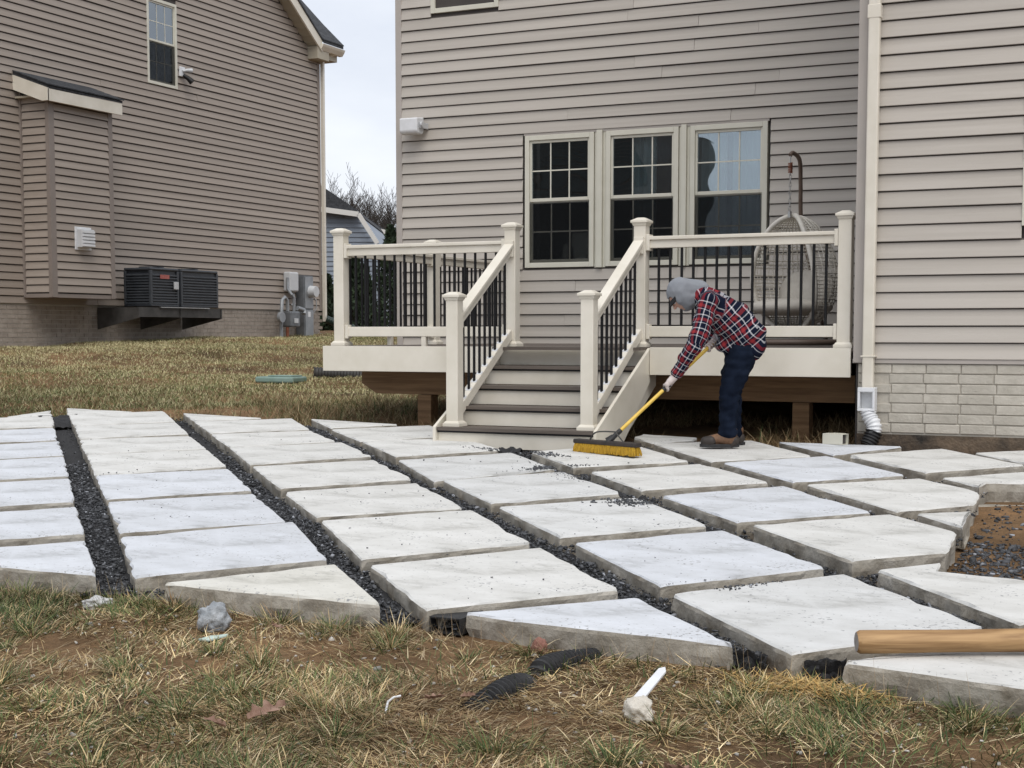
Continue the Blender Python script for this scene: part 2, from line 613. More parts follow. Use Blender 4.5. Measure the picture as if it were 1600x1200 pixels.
def np_mesh(name, V, F, mat_, col=None, kind='stuff', parent=None, smooth=False):
    """big mesh from arrays: V (n,3), F (m,k) all the same k"""
    me = bpy.data.meshes.new(name)
    nv, nf, k = len(V), len(F), F.shape[1]
    me.vertices.add(nv)
    me.vertices.foreach_set('co', np.ascontiguousarray(V, dtype=np.float32).ravel())
    me.loops.add(nf * k)
    me.loops.foreach_set('vertex_index', np.ascontiguousarray(F, dtype=np.int32).ravel())
    me.polygons.add(nf)
    me.polygons.foreach_set('loop_start', np.arange(0, nf * k, k, dtype=np.int32))
    me.polygons.foreach_set('loop_total', np.full(nf, k, dtype=np.int32))
    if smooth:
        me.polygons.foreach_set('use_smooth', np.ones(nf, dtype=bool))
    me.update(calc_edges=True)
    me.materials.append(mat_)
    if col is not None:
        a = me.color_attributes.new('col', 'FLOAT_COLOR', 'POINT')
        c4 = np.ones((nv, 4), dtype=np.float32)
        c4[:, :3] = col
        a.data.foreach_set('color', c4.ravel())
    o = bpy.data.objects.new(name, me)
    COL.objects.link(o)
    if kind:
        o['kind'] = kind
    if parent:
        o.parent = parent
    return o

def sm(a, b, x):
    t = np.clip((np.asarray(x, float) - a) / (b - a), 0, 1)
    return t * t * (3 - 2 * t)

_ph = rng.uniform(0, 6.28, (40, 2))
_an = rng.uniform(0, 6.28, 40)
def wob(x, y, f, k=0, n=6):
    """cheap smooth noise, about -1..1"""
    o = 0
    for i in range(n):
        j = (k + i) % 40
        g = f * (0.6 + 0.35 * i)
        o = o + np.sin((x * np.cos(_an[j]) + y * np.sin(_an[j])) * g + _ph[j, 0]) / (1 + .3 * i)
    return o / 2.2

def plane(x, y):
    """top of the cut-up patio: it falls a little towards the camera"""
    return .14 - .01 * np.asarray(x, float) + .045 * np.asarray(y, float)

def ground_z(x, y):
    x = np.asarray(x, float)
    y = np.asarray(y, float)
    yc = np.where(y > 26, 26 + 2 * (1 - np.exp(-(np.maximum(y, 26) - 26) / 2)), y)
    xc = np.clip(x, -26, 8)
    z = plane(xc, yc) - .13 + .024 * sm(5.35, 4.95, y)
    z = z + .07 * sm(10.9, 12.0, y)
    z = z + .19 * sm(-11, -17, x) * (1 - sm(19, 27, y))
    amp = .012 + .02 * sm(11.2, 13, y)
    z = z + amp * wob(x, y, 2.3, 3) + .006 * wob(x, y, 11, 9)
    z = z - .25 * sm(1.5, -6, y)
    return z

def gz(x, y):
    return float(ground_z(x, y))

def in_poly(px, py, poly):
    c = np.zeros(np.shape(px), bool)
    n = len(poly)
    for i in range(n):
        x0, y0 = poly[i]
        x1, y1 = poly[(i + 1) % n]
        cond = (y0 > py) != (y1 > py)
        with np.errstate(divide='ignore', invalid='ignore'):
            xi = (x1 - x0) * (py - y0) / ((y1 - y0) if y1 != y0 else 1e-9) + x0
        c ^= cond & (px < xi)
    return c

SLABS = {
'c0r0':[(-10.135, 10.372), (-10.159, 11.013), (-9.784, 10.622)],
'c0r1':[(-10.378, 9.978), (-9.756, 10.6), (-9.064, 9.877), (-9.686, 9.255)],
'c0r2':[(-9.612, 9.173), (-8.989, 9.795), (-8.347, 9.122), (-8.97, 8.5)],
'c0r3':[(-8.86, 8.401), (-8.237, 9.023), (-7.569, 8.335), (-8.192, 7.713)],
'c0r4':[(-8.113, 7.626), (-7.491, 8.248), (-6.793, 7.525), (-7.416, 6.903)],
'c0r5':[(-7.285, 6.763), (-6.663, 7.385), (-5.972, 6.67), (-6.594, 6.047)],
'c0r6':[(-6.444, 5.883), (-5.821, 6.506), (-5.176, 5.847), (-5.798, 5.225)],
'c0r7':[(-5.659, 5.071), (-5.037, 5.693), (-4.435, 5.074), (-4.987, 5.046), (-5.202, 5.021)],
'c1r0':[(-10.2, 11.275), (-9.272, 11.189), (-9.734, 10.767)],
'c1r1':[(-9.684, 10.72), (-8.988, 11.289), (-8.311, 10.599), (-8.953, 9.972)],
'c1r2':[(-8.91, 9.933), (-8.235, 10.511), (-7.543, 9.803), (-8.222, 9.215)],
'c1r3':[(-8.191, 9.18), (-7.479, 9.728), (-6.814, 9.066), (-7.48, 8.448)],
'c1r4':[(-7.418, 8.392), (-6.761, 9.002), (-6.071, 8.307), (-6.641, 7.584)],
'c1r5':[(-6.595, 7.537), (-5.944, 8.148), (-5.243, 7.435), (-5.882, 6.808)],
'c1r6':[(-5.777, 6.696), (-5.16, 7.33), (-4.421, 6.581), (-5.047, 5.938)],
'c1r7':[(-4.943, 5.825), (-4.34, 6.528), (-3.626, 5.745), (-4.243, 5.08)],
'c1r8':[(-4.048, 5.053), (-3.55, 5.681), (-2.949, 5.068), (-3.488, 5.047), (-4.017, 5.045)],
'c2r0':[(-8.739, 11.245), (-7.72, 11.105), (-8.199, 10.697)],
'c2r1':[(-8.159, 10.653), (-7.453, 11.199), (-6.795, 10.482), (-7.447, 9.938)],
'c2r2':[(-7.418, 9.898), (-6.735, 10.4), (-6.107, 9.809), (-6.708, 9.191)],
'c2r3':[(-6.659, 9.124), (-6.023, 9.75), (-5.356, 9.091), (-5.93, 8.36)],
'c2r4':[(-5.878, 8.31), (-5.239, 8.91), (-4.516, 8.183), (-5.122, 7.538)],
'c2r5':[(-5.048, 7.456), (-4.456, 8.116), (-3.713, 7.339), (-4.347, 6.742)],
'c2r6':[(-4.268, 6.664), (-3.659, 7.313), (-2.93, 6.525), (-3.517, 5.838)],
'c2r7':[(-3.419, 5.75), (-2.848, 6.451), (-2.144, 5.695), (-2.741, 5.047)],
'c2r8':[(-2.586, 5.076), (-2.038, 5.596), (-1.439, 4.995), (-2.349, 5.038)],
'c3r0':[(-7.232, 11.159), (-6.214, 11.012), (-6.659, 10.584)],
'c3r1':[(-6.632, 10.541), (-5.954, 11.105), (-5.384, 10.494), (-5.965, 9.907)],
'c3r2':[(-5.906, 9.838), (-5.288, 10.387), (-4.625, 9.759), (-5.188, 9.116)],
'c3r3':[(-5.122, 9.028), (-4.514, 9.68), (-3.853, 8.981), (-4.386, 8.203)],
'c3r4':[(-4.339, 8.221), (-3.752, 8.854), (-3.047, 8.129), (-3.646, 7.511)],
'c3r5':[(-3.559, 7.424), (-2.937, 8.041), (-2.251, 7.301), (-2.859, 6.684)],
'c3r6':[(-2.734, 6.568), (-2.14, 7.165), (-1.442, 6.451), (-2.017, 5.815)],
'c3r7':[(-1.943, 5.7), (-1.339, 6.345), (-0.637, 5.603), (-1.234, 4.968)],
'c3r8':[(-1.062, 4.941), (-0.518, 5.5), (-0.147, 5.067), (-0.082, 4.807)],
'c4r3':[(-4.413, 9.757), (-3.833, 10.429), (-3.13, 9.671), (-3.792, 9.105)],
'c4r4':[(-3.592, 8.915), (-3.015, 9.573), (-2.351, 8.872), (-3.0, 8.282)],
'c4r5':[(-2.83, 8.135), (-2.236, 8.774), (-1.543, 8.013), (-2.153, 7.444)],
'c4r6':[(-2.032, 7.287), (-1.429, 7.925), (-1.018, 7.5), (-0.985, 6.951), (-1.36, 6.576)],
'c4r7':[(-1.236, 6.461), (-0.983, 6.745), (-0.961, 6.544), (-0.606, 6.506), (-0.298, 6.484), (-0.139, 6.096), (-0.543, 5.684)],
'c5r2':[(-4.036, 10.892), (-4.026, 11.135), (-3.506, 11.04), (-3.482, 10.866), (-3.75, 10.59)],
'c5r3':[(-3.736, 10.551), (-3.067, 11.019), (-2.412, 10.312), (-3.011, 9.752)],
'c5r4':[(-2.892, 9.62), (-2.311, 10.275), (-1.624, 9.513), (-2.225, 8.921)],
'c5r5':[(-2.138, 8.897), (-1.525, 9.428), (-1.088, 9.001), (-1.064, 8.528), (-1.438, 8.122)],
'c5r6':[(-1.319, 8.013), (-1.04, 8.235), (-1.017, 7.675)],
'c6r3':[(-2.85, 10.966), (-1.897, 10.98), (-2.281, 10.324)],
'c6r4':[(-2.193, 10.319), (-1.617, 10.962), (-0.959, 10.252), (-1.524, 9.645)],
'c6r5':[(-1.409, 9.503), (-0.765, 10.16), (-0.314, 9.576), (-1.096, 9.401), (-1.125, 9.177)],
'c7r4':[(-1.385, 10.851), (-0.731, 11.414), (-0.236, 10.698), (-0.804, 10.145)],
}
HULL= [(-10.239, 10.09), (-10.159, 11.013), (-10.2, 11.275), (-9.272, 11.189), (-8.739, 11.245), (-7.72, 11.105), (-7.232, 11.159), (-6.214, 11.012), (-5.683, 10.782), (-5.083, 10.415), (-4.121, 10.768), (-4.026, 11.135), (-3.529, 11.078), (-2.85, 10.966), (-1.897, 10.98), (-1.385, 10.851), (-0.731, 11.414), (-0.314, 9.576), (-1.097, 9.415), (-1.088, 9.001), (-1.04, 8.235), (-1.017, 7.675), (-1.018, 7.5), (-0.983, 6.745), (-0.606, 6.506), (-0.195, 6.372), (-0.066, 4.886), (-0.444, 4.862), (-1.058, 4.925), (-1.23, 4.951), (-1.434, 4.977), (-2.524, 4.954), (-2.726, 5.018), (-2.938, 5.049), (-4.035, 5.037), (-4.225, 5.058), (-4.416, 5.052), (-4.966, 5.024), (-5.202, 5.021)]

# ------------------------------------------------------------------ ground
def axis(lo, hi, fine_lo, fine_hi, step):
    a = list(np.arange(fine_lo, fine_hi, step))
    v, s = fine_lo, step
    left = []
    while v > lo:
        s *= 1.35
        v -= s
        left.append(v)
    v, s, right = fine_hi, step, []
    while v < hi:
        s *= 1.35
        right.append(v)
        v += s
    return np.array(left[::-1] + a + right + [hi])

gx, gy = axis(-400, 400, -20, 2, .11), axis(-300, 700, 2, 31, .11)
GX, GY = np.meshgrid(gx, gy)
GZ = ground_z(GX, GY)
nx, ny = len(gx), len(gy)
ii, jj = np.meshgrid(np.arange(nx - 1), np.arange(ny - 1))
q = (jj * nx + ii).ravel()
ground = np_mesh('ground', np.stack([GX.ravel(), GY.ravel(), GZ.ravel()], 1), np.stack([q, q + 1, q + nx + 1, q + nx], 1),
                 M['soil'], kind='structure', smooth=True)

# ------------------------------------------------------------------ siding and windows
COURSE = .127

def board_mesh(name, m, gr=.009):
    """one lap-siding board, one metre long, outside towards -y"""
    prof = [(0, COURSE + .003), (-.001, COURSE + .003), (-.001, COURSE - gr), (-.009, COURSE - gr - .001), (-.0145, COURSE * .55), (-.0255, .004), (-.024, 0), (0, .001)]
    v = [(x, y, z) for x in (0, 1) for y, z in prof]
    n = len(prof)
    f = [(i, i + 1, n + i + 1, n + i) for i in range(n - 1)] + [tuple(range(n))[::-1], tuple(range(n, 2 * n))]
    me = bpy.data.meshes.new(name)
    me.from_pydata(v, [], f)
    me.materials.append(m)
    me.materials.append(M['lap_shade'])
    # lap shadow painted in: groove and underside faces get a darker colour
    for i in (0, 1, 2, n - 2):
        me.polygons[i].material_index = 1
    bm = bmesh.new()
    bm.from_mesh(me)
    bmesh.ops.recalc_face_normals(bm, faces=bm.faces)
    bm.to_mesh(me)
    bm.free()
    return me

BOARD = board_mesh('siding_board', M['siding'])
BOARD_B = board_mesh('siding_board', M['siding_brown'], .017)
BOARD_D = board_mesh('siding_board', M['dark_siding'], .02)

def side_wall(parent, me, face, pos, span, z0, z1, holes, seam, facing, endfn=None, gap=.004):
    """courses of boards; facing '-y': wall plane y=pos, span in x; '+x': plane x=pos, span in y"""
    k = 0
    z = z0
    while z < z1:
        a, b = span
        if endfn:
            b = min(b, endfn(z + COURSE))
            if b < a + .05:
                break
        segs = [(a, b)]
        for (h0, h1, hz0, hz1) in holes:
            if z + COURSE > hz0 + .01 and z < hz1 - .01:
                ns = []
                for s0, s1 in segs:
                    if h0 > s0 + .02:
                        ns.append((s0, min(s1, h0)))
                    if h1 < s1 - .02:
                        ns.append((max(s0, h1), s1))
                    if h0 >= s1 or h1 <= s0:
                        pass
                segs = [s for s in ns if s[1] - s[0] > .02]
        for s0, s1 in segs:
            cuts = [s0]
            while seam and s1 - cuts[-1] > seam * 1.25:
                c = cuts[-1] + random.uniform(.45, 1.1) * seam
                if s1 - c < .3:
                    break
                cuts.append(c)
            cuts.append(s1)
            for i in range(len(cuts) - 1):
                p0, p1 = cuts[i], cuts[i + 1] - (gap if i < len(cuts) - 2 else 0)
                off = .003 * ((i + k) % 2)
                if facing == '-y':
                    shared('siding_board', me, parent, (p0, pos - off, z + random.uniform(-.0012, .0012)), (0, random.uniform(-.0005, .0005), 0), (p1 - p0, 1, 1))
                elif facing == '+x':
                    shared('siding_board', me, parent, (pos + off, p0, z + random.uniform(-.002, .002)), (0, random.uniform(-.0005, .0005), R(90)), (p1 - p0, 1, 1))
        z += COURSE
        k += 1

def window(parent, x0, x1, z0, z1, pos, facing, screen=True, cols=3, rows=2, trim=.055):
    """double-hung window; local u along the wall, w outwards"""
    def T(u, w, z):
        return (u, pos - w, z) if facing == '-y' else (pos + w, u, z)
    def bx(mb, u0, u1, w0, w1, a, b):
        p, q_ = T(u0, w0, a), T(u1, w1, b)
        mb.box(min(p[0], q_[0]), max(p[0], q_[0]), min(p[1], q_[1]), max(p[1], q_[1]), a, b)
        return mb
    fr = MB()
    for u0, u1, a, b in ((x0, x0 + trim, z0, z1), (x1 - trim, x1, z0, z1), (x0 + trim, x1 - trim, z0, z0 + trim), (x0 + trim, x1 - trim, z1 - trim, z1)):
        bx(fr, u0, u1, -.08, .028, a, b)
    win = fr.build('window', M['cream_win'], parent, bevel=.004)
    i0, i1, j0, j1 = x0 + trim, x1 - trim, z0 + trim, z1 - trim
    mid = (j0 + j1) / 2
    st = .026
    for nm, a, b, w in (('upper_sash', mid, j1, .0), ('lower_sash', j0, mid + .01, -.022)):
        s = MB()
        for u0, u1, c, d in ((i0, i0 + st, a, b), (i1 - st, i1, a, b), (i0 + st, i1 - st, a, a + st * 1.5), (i0 + st, i1 - st, b - st * 1.2, b)):
            bx(s, u0 + .001, u1 - .001, w - .02, w + .008, c + .001, d - .001)
        s.build(nm, M['cream_win'], win, bevel=.002)
        g = MB()
        bx(g, i0 + st - .005, i1 - st + .005, w - .012, w - .008, a + st, b - st + .01)
        g.build('pane', M['glass'], win)
        gw, gh = (i1 - i0 - 2 * st), (b - a - 2.6 * st)
        for c in range(1, cols):
            u = i0 + st + gw * c / cols
            mb = MB()
            bx(mb, u - .007, u + .007, w - .0079, w - .003, a + st * 1.5, b - st * 1.2)
            mb.build('muntin', M['cream_win'], win)
        for c in range(1, rows):
            zz = a + st * 1.4 + gh * c / rows
            mb = MB()
            bx(mb, i0 + st, i1 - st, w - .0079, w - .0035, zz - .007, zz + .007)
            mb.build('muntin', M['cream_win'], win)
    if screen:
        s = MB()
        bx(s, i0 + .004, i1 - .004, .011, .0125, j0 + .003, mid - .012)
        s.build('insect_screen', M['screen'], win)
    return win

def curtain(parent, x0, x1, y, z0, z1, folds):
    mb = MB()
    n = folds * 8
    vs, fs = [], []
    for i in range(n + 1):
        u = i / n
        x = x0 + (x1 - x0) * u
        yy = y + .035 * math.sin(u * folds * 6.283) + .01 * math.sin(u * 17)
        vs += [(x, yy, z0), (x + .03 * math.sin(u * 9), yy, z1)]
        vs += [(x, yy + .004, z0), (x + .03 * math.sin(u * 9), yy + .004, z1)]
    for i in range(n):
        a = 4 * i
        fs += [(a, a + 4, a + 5, a + 1), (a + 2, a + 3, a + 7, a + 6)]
    mb.add(vs, fs)
    return mb.build('curtain', M['curtain'], parent, smooth=True)

# ------------------------------------------------------------------ house with the deck
YW, YG = 15.1, 11.25
house = thing('house', (-4.5, YW, .7), 'greige sided house behind the deck, with triple window and projecting right wing', 'house')
W3 = [(-6.87, -6.03), (-5.89, -5.05), (-4.92, -4.07)]
WZ0, WZ1 = 2.235, 3.715
UP = (-8.07, -7.20, 5.18, 6.66)
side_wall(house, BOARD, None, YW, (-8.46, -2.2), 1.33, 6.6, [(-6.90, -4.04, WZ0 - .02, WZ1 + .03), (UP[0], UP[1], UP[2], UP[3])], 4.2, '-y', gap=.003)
for i, (a, b) in enumerate(W3):
    window(house, a, b, WZ0, WZ1, YW, '-y')
window(house, *UP, YW, '-y', screen=False)
for a, b in ((W3[0][1] + .006, W3[1][0] - .006), (W3[1][1] + .006, W3[2][0] - .006)):
    m_ = MB()
    m_.box(a + .03, b - .03, YW - .045, YW, WZ0 - .01, WZ1 + .015)
    m_.box(a, a + .029, YW - .012, YW, WZ0 - .01, WZ1 + .01)
    m_.box(b - .029, b, YW - .012, YW, WZ0 - .01, WZ1 + .01)
    m_.build('mullion_trim', M['cream_win'], house, bevel=.003)
MB().box(-6.885, -4.055, YW - .02, YW + .02, WZ1 + .002, WZ1 + .03).build('window_head_channel', M['siding_trim'], house)
MB().box(-8.54, -8.46, YW - .025, YW + .3, 1.2, 9.0).build('corner_trim', M['siding_trim'], house, bevel=.004)
MB().box(-2.335, -2.255, YG - .03, YG + .28, 1.27, 9.0).build('corner_trim', M['siding_trim'], house, bevel=.004)
# solid walls and rooms behind the boards
core = MB()
core.box(-8.45, -6.92, YW + .001, YW + .12, .3, 8.8)
core.box(-4.02, -2.0, YW + .001, YW + .12, .3, 8.8)
core.box(-6.92, -4.02, YW + .001, YW + .12, .3, WZ0 + .01)
core.box(-6.92, -4.02, YW + .001, YW + .12, WZ1 + .01, 8.8)
core.box(-8.45, -8.35, YW + .121, 25, .3, 8.8)
core.box(-8.35, 9, 24.9, 25, .3, 8.8)
core.box(-2.32, -2.2, YG + .13, YW, .3, 8.8)
core.box(-2.32, -1.12, YG + .02, YG + .12, .3, 8.8)
core.box(-1.12, -.26, YG + .02, YG + .12, .3, 2.29)
core.box(-1.12, -.26, YG + .001, YG + .12, 3.38, 8.8)
core.box(-.26, 9, YG + .02, YG + .12, .3, 8.8)
core.box(8.9, 9, YG + .121, 24.9, .3, 8.8)
core.build('wall_core', M['core'], house)
room = MB()
room.box(-8.2, -2.4, YW + 3.4, YW + 3.5, 1.2, 4.4)
room.box(-8.3, -2.4, YW + .13, YW + 3.4, 1.25, 1.3)
room.box(-8.3, -2.4, YW + .13, YW + 3.4, 4.3, 4.35)
room.box(-2.45, -2.4, YW + .13, YW + 3.4, 1.3, 4.3)
room.box(-8.3, -8.25, YW + .13, YW + 3.4, 1.3, 4.3)
room.box(-1.3, 0, YG + .9, YG + 1.0, 1.3, 4.3)
room.build('room_wall', M['interior'], house)
curtain(house, -5.62, -5.36, YW + .14, 1.4, 3.72, 3)
curtain(house, -4.91, -4.56, YW + .14, 1.4, 3.72, 5)
curtain(house, -4.50, -4.09, YW + .17, 1.4, 3.72, 4)
# wing: boards, window at the frame's edge, painted brick base
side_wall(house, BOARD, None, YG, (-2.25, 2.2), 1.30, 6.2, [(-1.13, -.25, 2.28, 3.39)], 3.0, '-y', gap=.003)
window(house, -1.13, -.25, 2.28, 3.39, YG, '-y')
MB().box(-2.34, 2.2, YG - .018, YG + .02, 1.268, 1.300).build('starter_strip', M['siding_trim'], house)
bm_ = MB()
bm_.box(-.1245, .1245, -.006, .05, 0, .068)
bo = bm_.build('brick_source', M['cream_brick'], None)
bme = bo.data
bpy.data.objects.remove(bo)
bm = bmesh.new()
bm.from_mesh(bme)
bmesh.ops.bevel(bm, geom=[e for e in bm.edges], offset=.004, segments=1, affect='EDGES')
bmesh.ops.subdivide_edges(bm, edges=[e for e in bm.edges if e.calc_length() > .1], cuts=2)
bm.to_mesh(bme)
bm.free()
bme.name = 'brick'
MB().box(-2.30, 2.2, YG + .004, YG + .12, .45, 1.266).build('mortar_bed', M['mortar'], house)
MB().box(-2.302, 2.2, YG - .006, YG + .003, .45, .725).build('parging', M['tar'], house)
row = 0
zb = 1.193
while zb > .72:
    x = -2.295 + (.1225 if row % 2 else .0)
    first = True
    while x < .15:
        w_ = .2450
        if row % 2 and first:
            shared('brick', bme, house, (-2.24, YG, zb), (0, 0, 0), (.42, 1, 1))
            x = -2.181 + .1225 + .0
            first = False
        jit = random.uniform(-.0025, .0025)
        shared('brick', bme, house, (x + .1225, YG + jit, zb + random.uniform(-.001, .001)), (0, 0, random.uniform(-.004, .004)), (1, 1, 1))
        x += .2555
        first = False
    row += 1
    zb -= .0755
# rear downspout on the wing
ds = MB()
ds.box(-2.252, -2.166, YG - .105, YG - .040, 1.06, 9.0)
dsp = ds.build('downspout', M['cream'], house, bevel=.012)
MB().box(-2.264, -2.154, YG - .109, YG - .016, 1.315, 1.327).build('strap', M['cream'], dsp, bevel=.002)
MB().box(-2.258, -2.160, YG - .108, YG - .037, 3.85, 3.95).build('joint_sleeve', M['cream'], dsp, bevel=.004)

# outdoor speaker on the house wall
t = thing('wall_speaker', (-8.24, YW - .02, 3.86), 'white box speaker mounted on the siding near the house corner', 'speaker')
s = MB()
prof = [(-.085, .075), (.085, .095), (.085, -.07), (.05, -.105), (-.06, -.105), (-.085, -.075)]
s.prism([(-8.37, YW - .16 + a, 3.90 + b) for a, b in prof], (.235, 0, 0))
s.build('cabinet', M['white_plastic'], t, bevel=.014)
MB().box(-8.13, -8.105, YW - .2, YW - .02, 3.86, 3.93).build('bracket', M['light_grey'], t, bevel=.004)
MB().tube([(-8.115, YW - .19, 3.90), (-8.09, YW - .19, 3.90)], .028, 12).build('knob', M['light_grey'], t, smooth=True)

# ------------------------------------------------------------------ brown house on the left
XL = -17.35
lh = thing('neighbour_house', (XL, 22, 1.35), 'taller brown sided house on the left with box bay and gable rake', 'house')
def rake_end(z):
    return 27.2 if z < 7.62 else 27.2 - (z - 7.40) * 1.42
LW = (21.47, 22.33, 6.045, 7.60)
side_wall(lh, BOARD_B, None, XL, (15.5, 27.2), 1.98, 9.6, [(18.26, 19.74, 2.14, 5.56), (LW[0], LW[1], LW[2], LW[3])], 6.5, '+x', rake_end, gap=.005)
window(lh, *LW, XL, '+x')
core = MB()
core.box(XL - .12, XL - .02, 15.3, LW[0], .9, 8.2)
core.box(XL - .12, XL - .02, LW[1], 27.15, .9, 7.6)
core.box(XL - .12, XL - .02, LW[0], LW[1], .9, LW[2] + .01)
core.box(XL - .12, XL - .001, LW[0], LW[1], LW[3] - .01, 8.2)
core.prism([(XL - .12, 15.3, 8.201), (XL - .12, 25.8, 8.201), (XL - .12, 25.8, 8.4), (XL - .12, 22, 11.1), (XL - .12, 15.3, 11.1)], (.119, 0, 0))
core.box(-27, XL - .121, 27.05, 27.15, .9, 7.6)
core.build('wall_core', M['core'], lh)
MB().box(XL - 1.2, XL - 1.1, 20.5, 23.2, 5.5, 8).build('room_wall', M['interior'], lh)
# brick base: courses too thin to pick apart at this distance
bk = []
z = 1.20
rr = 0
while z < 1.95:
    y = 15.5 + (.11 if rr % 2 else 0)
    while y < 27.1:
        bk.append((y, z))
        y += .225
    z += .076
    rr += 1
bkm = MB()
for y, z in bk:
    d = random.uniform(0, .004)
    bkm.box(XL - .05, XL - .002 + d, y, y + .213, z, z + .064)
br = bkm.build('brick_courses', M['old_brick'], lh)
br['kind'] = 'stuff'
MB().box(XL - .09, XL - .008, 15.4, 27.15, .8, 1.979).build('mortar_bed', M['mortar'], lh)
ct = MB()
ct.box(XL - .1, XL + .028, 27.15, 27.25, 1.98, 7.75)
ct.build('corner_trim', M['brown_trim'], lh)
d2 = MB()
d2.box(XL + .03, XL + .10, 27.26, 27.33, 1.75, 7.45)
d2.tube([(XL + .065, 27.30, 7.44), (XL + .11, 27.38, 7.52), (XL + .20, 27.52, 7.56), (XL + .26, 27.60, 7.60)], .045, 8)
d2.build('downspout', M['cream'], lh, smooth=True)
# gable rake: soffit, fascia, roof edge, boxed return
def rk(y):
    return 7.62 + (26.85 - y) * .70
s = MB()
s.add([(XL - .02, 26.85, rk(26.85)), (XL + .25, 26.85, rk(26.85)), (XL + .25, 22, rk(22)), (XL - .02, 22, rk(22)),
       (XL - .02, 26.85, rk(26.85) + .03), (XL + .25, 26.85, rk(26.85) + .03), (XL + .25, 22, rk(22) + .03), (XL - .02, 22, rk(22) + .03)],
      [(0, 1, 2, 3), (4, 7, 6, 5), (0, 4, 5, 1), (1, 5, 6, 2), (2, 6, 7, 3), (3, 7, 4, 0)])
s.build('rake_soffit', M['soffit'], lh)
for k in range(30):
    y = 26.75 - k * .16
    MB().obox((XL + .125, y, rk(y) - .001), (.12, 0, 0), (0, .004, -.0028), (0, .002, .003)).build('soffit_rib', M['soffit'], lh)
f = MB()
f.add([(XL + .25, 26.95, rk(26.95) - .03), (XL + .29, 26.95, rk(26.95) - .03), (XL + .29, 22, rk(22) - .03), (XL + .25, 22, rk(22) - .03),
       (XL + .25, 26.95, rk(26.95) + .20), (XL + .29, 26.95, rk(26.95) + .20), (XL + .29, 22, rk(22) + .20), (XL + .25, 22, rk(22) + .20)],
      [(0, 3, 2, 1), (4, 5, 6, 7), (0, 1, 5, 4), (1, 2, 6, 5), (2, 3, 7, 6), (3, 0, 4, 7)])
f.build('rake_board', M['cream'], lh)
MB().box(XL + .0, XL + .27, 26.80, 27.25, 7.36, 7.62).build('cornice_return', M['soffit'], lh, bevel=.006)
g = MB()
g.prism([(XL + .20, 26.9, 7.66), (XL + .20, 26.9, 7.55), (XL + .28, 26.9, 7.55), (XL + .335, 26.9, 7.63), (XL + .355, 26.9, 7.68), (XL + .325, 26.9, 7.68)], (0, .88, 0))
g.build('gutter', M['cream'], lh)
MB().box(XL - .3, XL + .19, 27.26, 27.70, 7.42, 7.56).build('eave_soffit', M['soffit'], lh)
rf = MB()
rf.prism([(XL + .325, 26.95, 7.70), (XL - 1.9, 26.95, 10.0), (XL - 1.9, 26.95, 10.06), (XL + .325, 26.95, 7.76)], (0, .80, 0))
rf.prism([(XL + .31, 26.98, rk(26.98) + .205), (XL + .31, 22, rk(22) + .205), (XL + .31, 22, rk(22) + .245), (XL + .31, 26.98, rk(26.98) + .245)], (-3, 0, 0))
for k in range(22):
    u = k / 22
    rf.prism([(XL + .335 - u * 2.3, 26.93, 7.765 + u * 2.2), (XL + .235 - u * 2.3, 26.93, 7.861 + u * 2.2), (XL + .23 - u * 2.3, 26.93, 7.885 + u * 2.2), (XL + .335 - u * 2.3, 26.93, 7.787 + u * 2.2)], (0, .83, 0))
rf.build('roof', M['shingle'], lh)
# box bay on the left house
XB = XL + .6
bay = MB()
bay.box(XL, XB - .002, 18.28, 19.72, 2.14, 5.30)
bayo = bay.build('box_bay', M['core'], lh)
z = 2.16
while z < 5.30:
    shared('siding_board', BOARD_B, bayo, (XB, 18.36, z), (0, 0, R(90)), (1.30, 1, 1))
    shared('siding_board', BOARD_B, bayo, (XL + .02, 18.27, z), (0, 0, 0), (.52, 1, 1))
    z += COURSE
for (x0, x1, y0, y1) in ((XB - .05, XB + .022, 18.235, 18.36), (XB - .05, XB + .022, 19.66, 19.765)):
    MB().box(x0, x1, y0, y1, 2.08, 5.33).build('bay_corner_trim', M['brown_trim'], bayo)
MB().box(XL, XL + .05, 18.22, 18.268, 2.08, 5.6).build('bay_corner_trim', M['brown_trim'], bayo)
MB().box(XL, XB + .01, 18.24, 19.75, 2.075, 2.138).build('bay_floor', M['brown_trim'], bayo)
br_ = MB()
br_.prism([(XL, 18.10, 5.66), (XB + .14, 18.10, 5.40), (XB + .14, 18.10, 5.44), (XL, 18.10, 5.72)], (0, 1.80, 0))
for k in range(5):
    u = k / 5
    br_.prism([(XB + .16 - u * .72, 18.08, 5.445 + u * .26), (XB + .01 - u * .72, 18.08, 5.50 + u * .26), (XB + .01 - u * .72, 18.08, 5.515 + u * .26), (XB + .16 - u * .72, 18.08, 5.465 + u * .26)], (0, 1.84, 0))
br_.build('bay_roof', M['shingle'], bayo)
fb = MB()
fb.box(XB + .10, XB + .14, 18.11, 19.89, 5.20, 5.39)
fb.build('bay_fascia', M['cream'], bayo)
MB().prism([(XL, 18.10, 5.66), (XB + .14, 18.10, 5.40), (XB + .14, 18.10, 5.20), (XB + .02, 18.10, 5.20), (XL, 18.10, 5.42)], (0, .03, 0)).build('bay_fascia', M['cream'], bayo)
MB().box(XL, XB + .09, 18.14, 19.86, 5.28, 5.31).build('bay_soffit', M['soffit'], bayo)
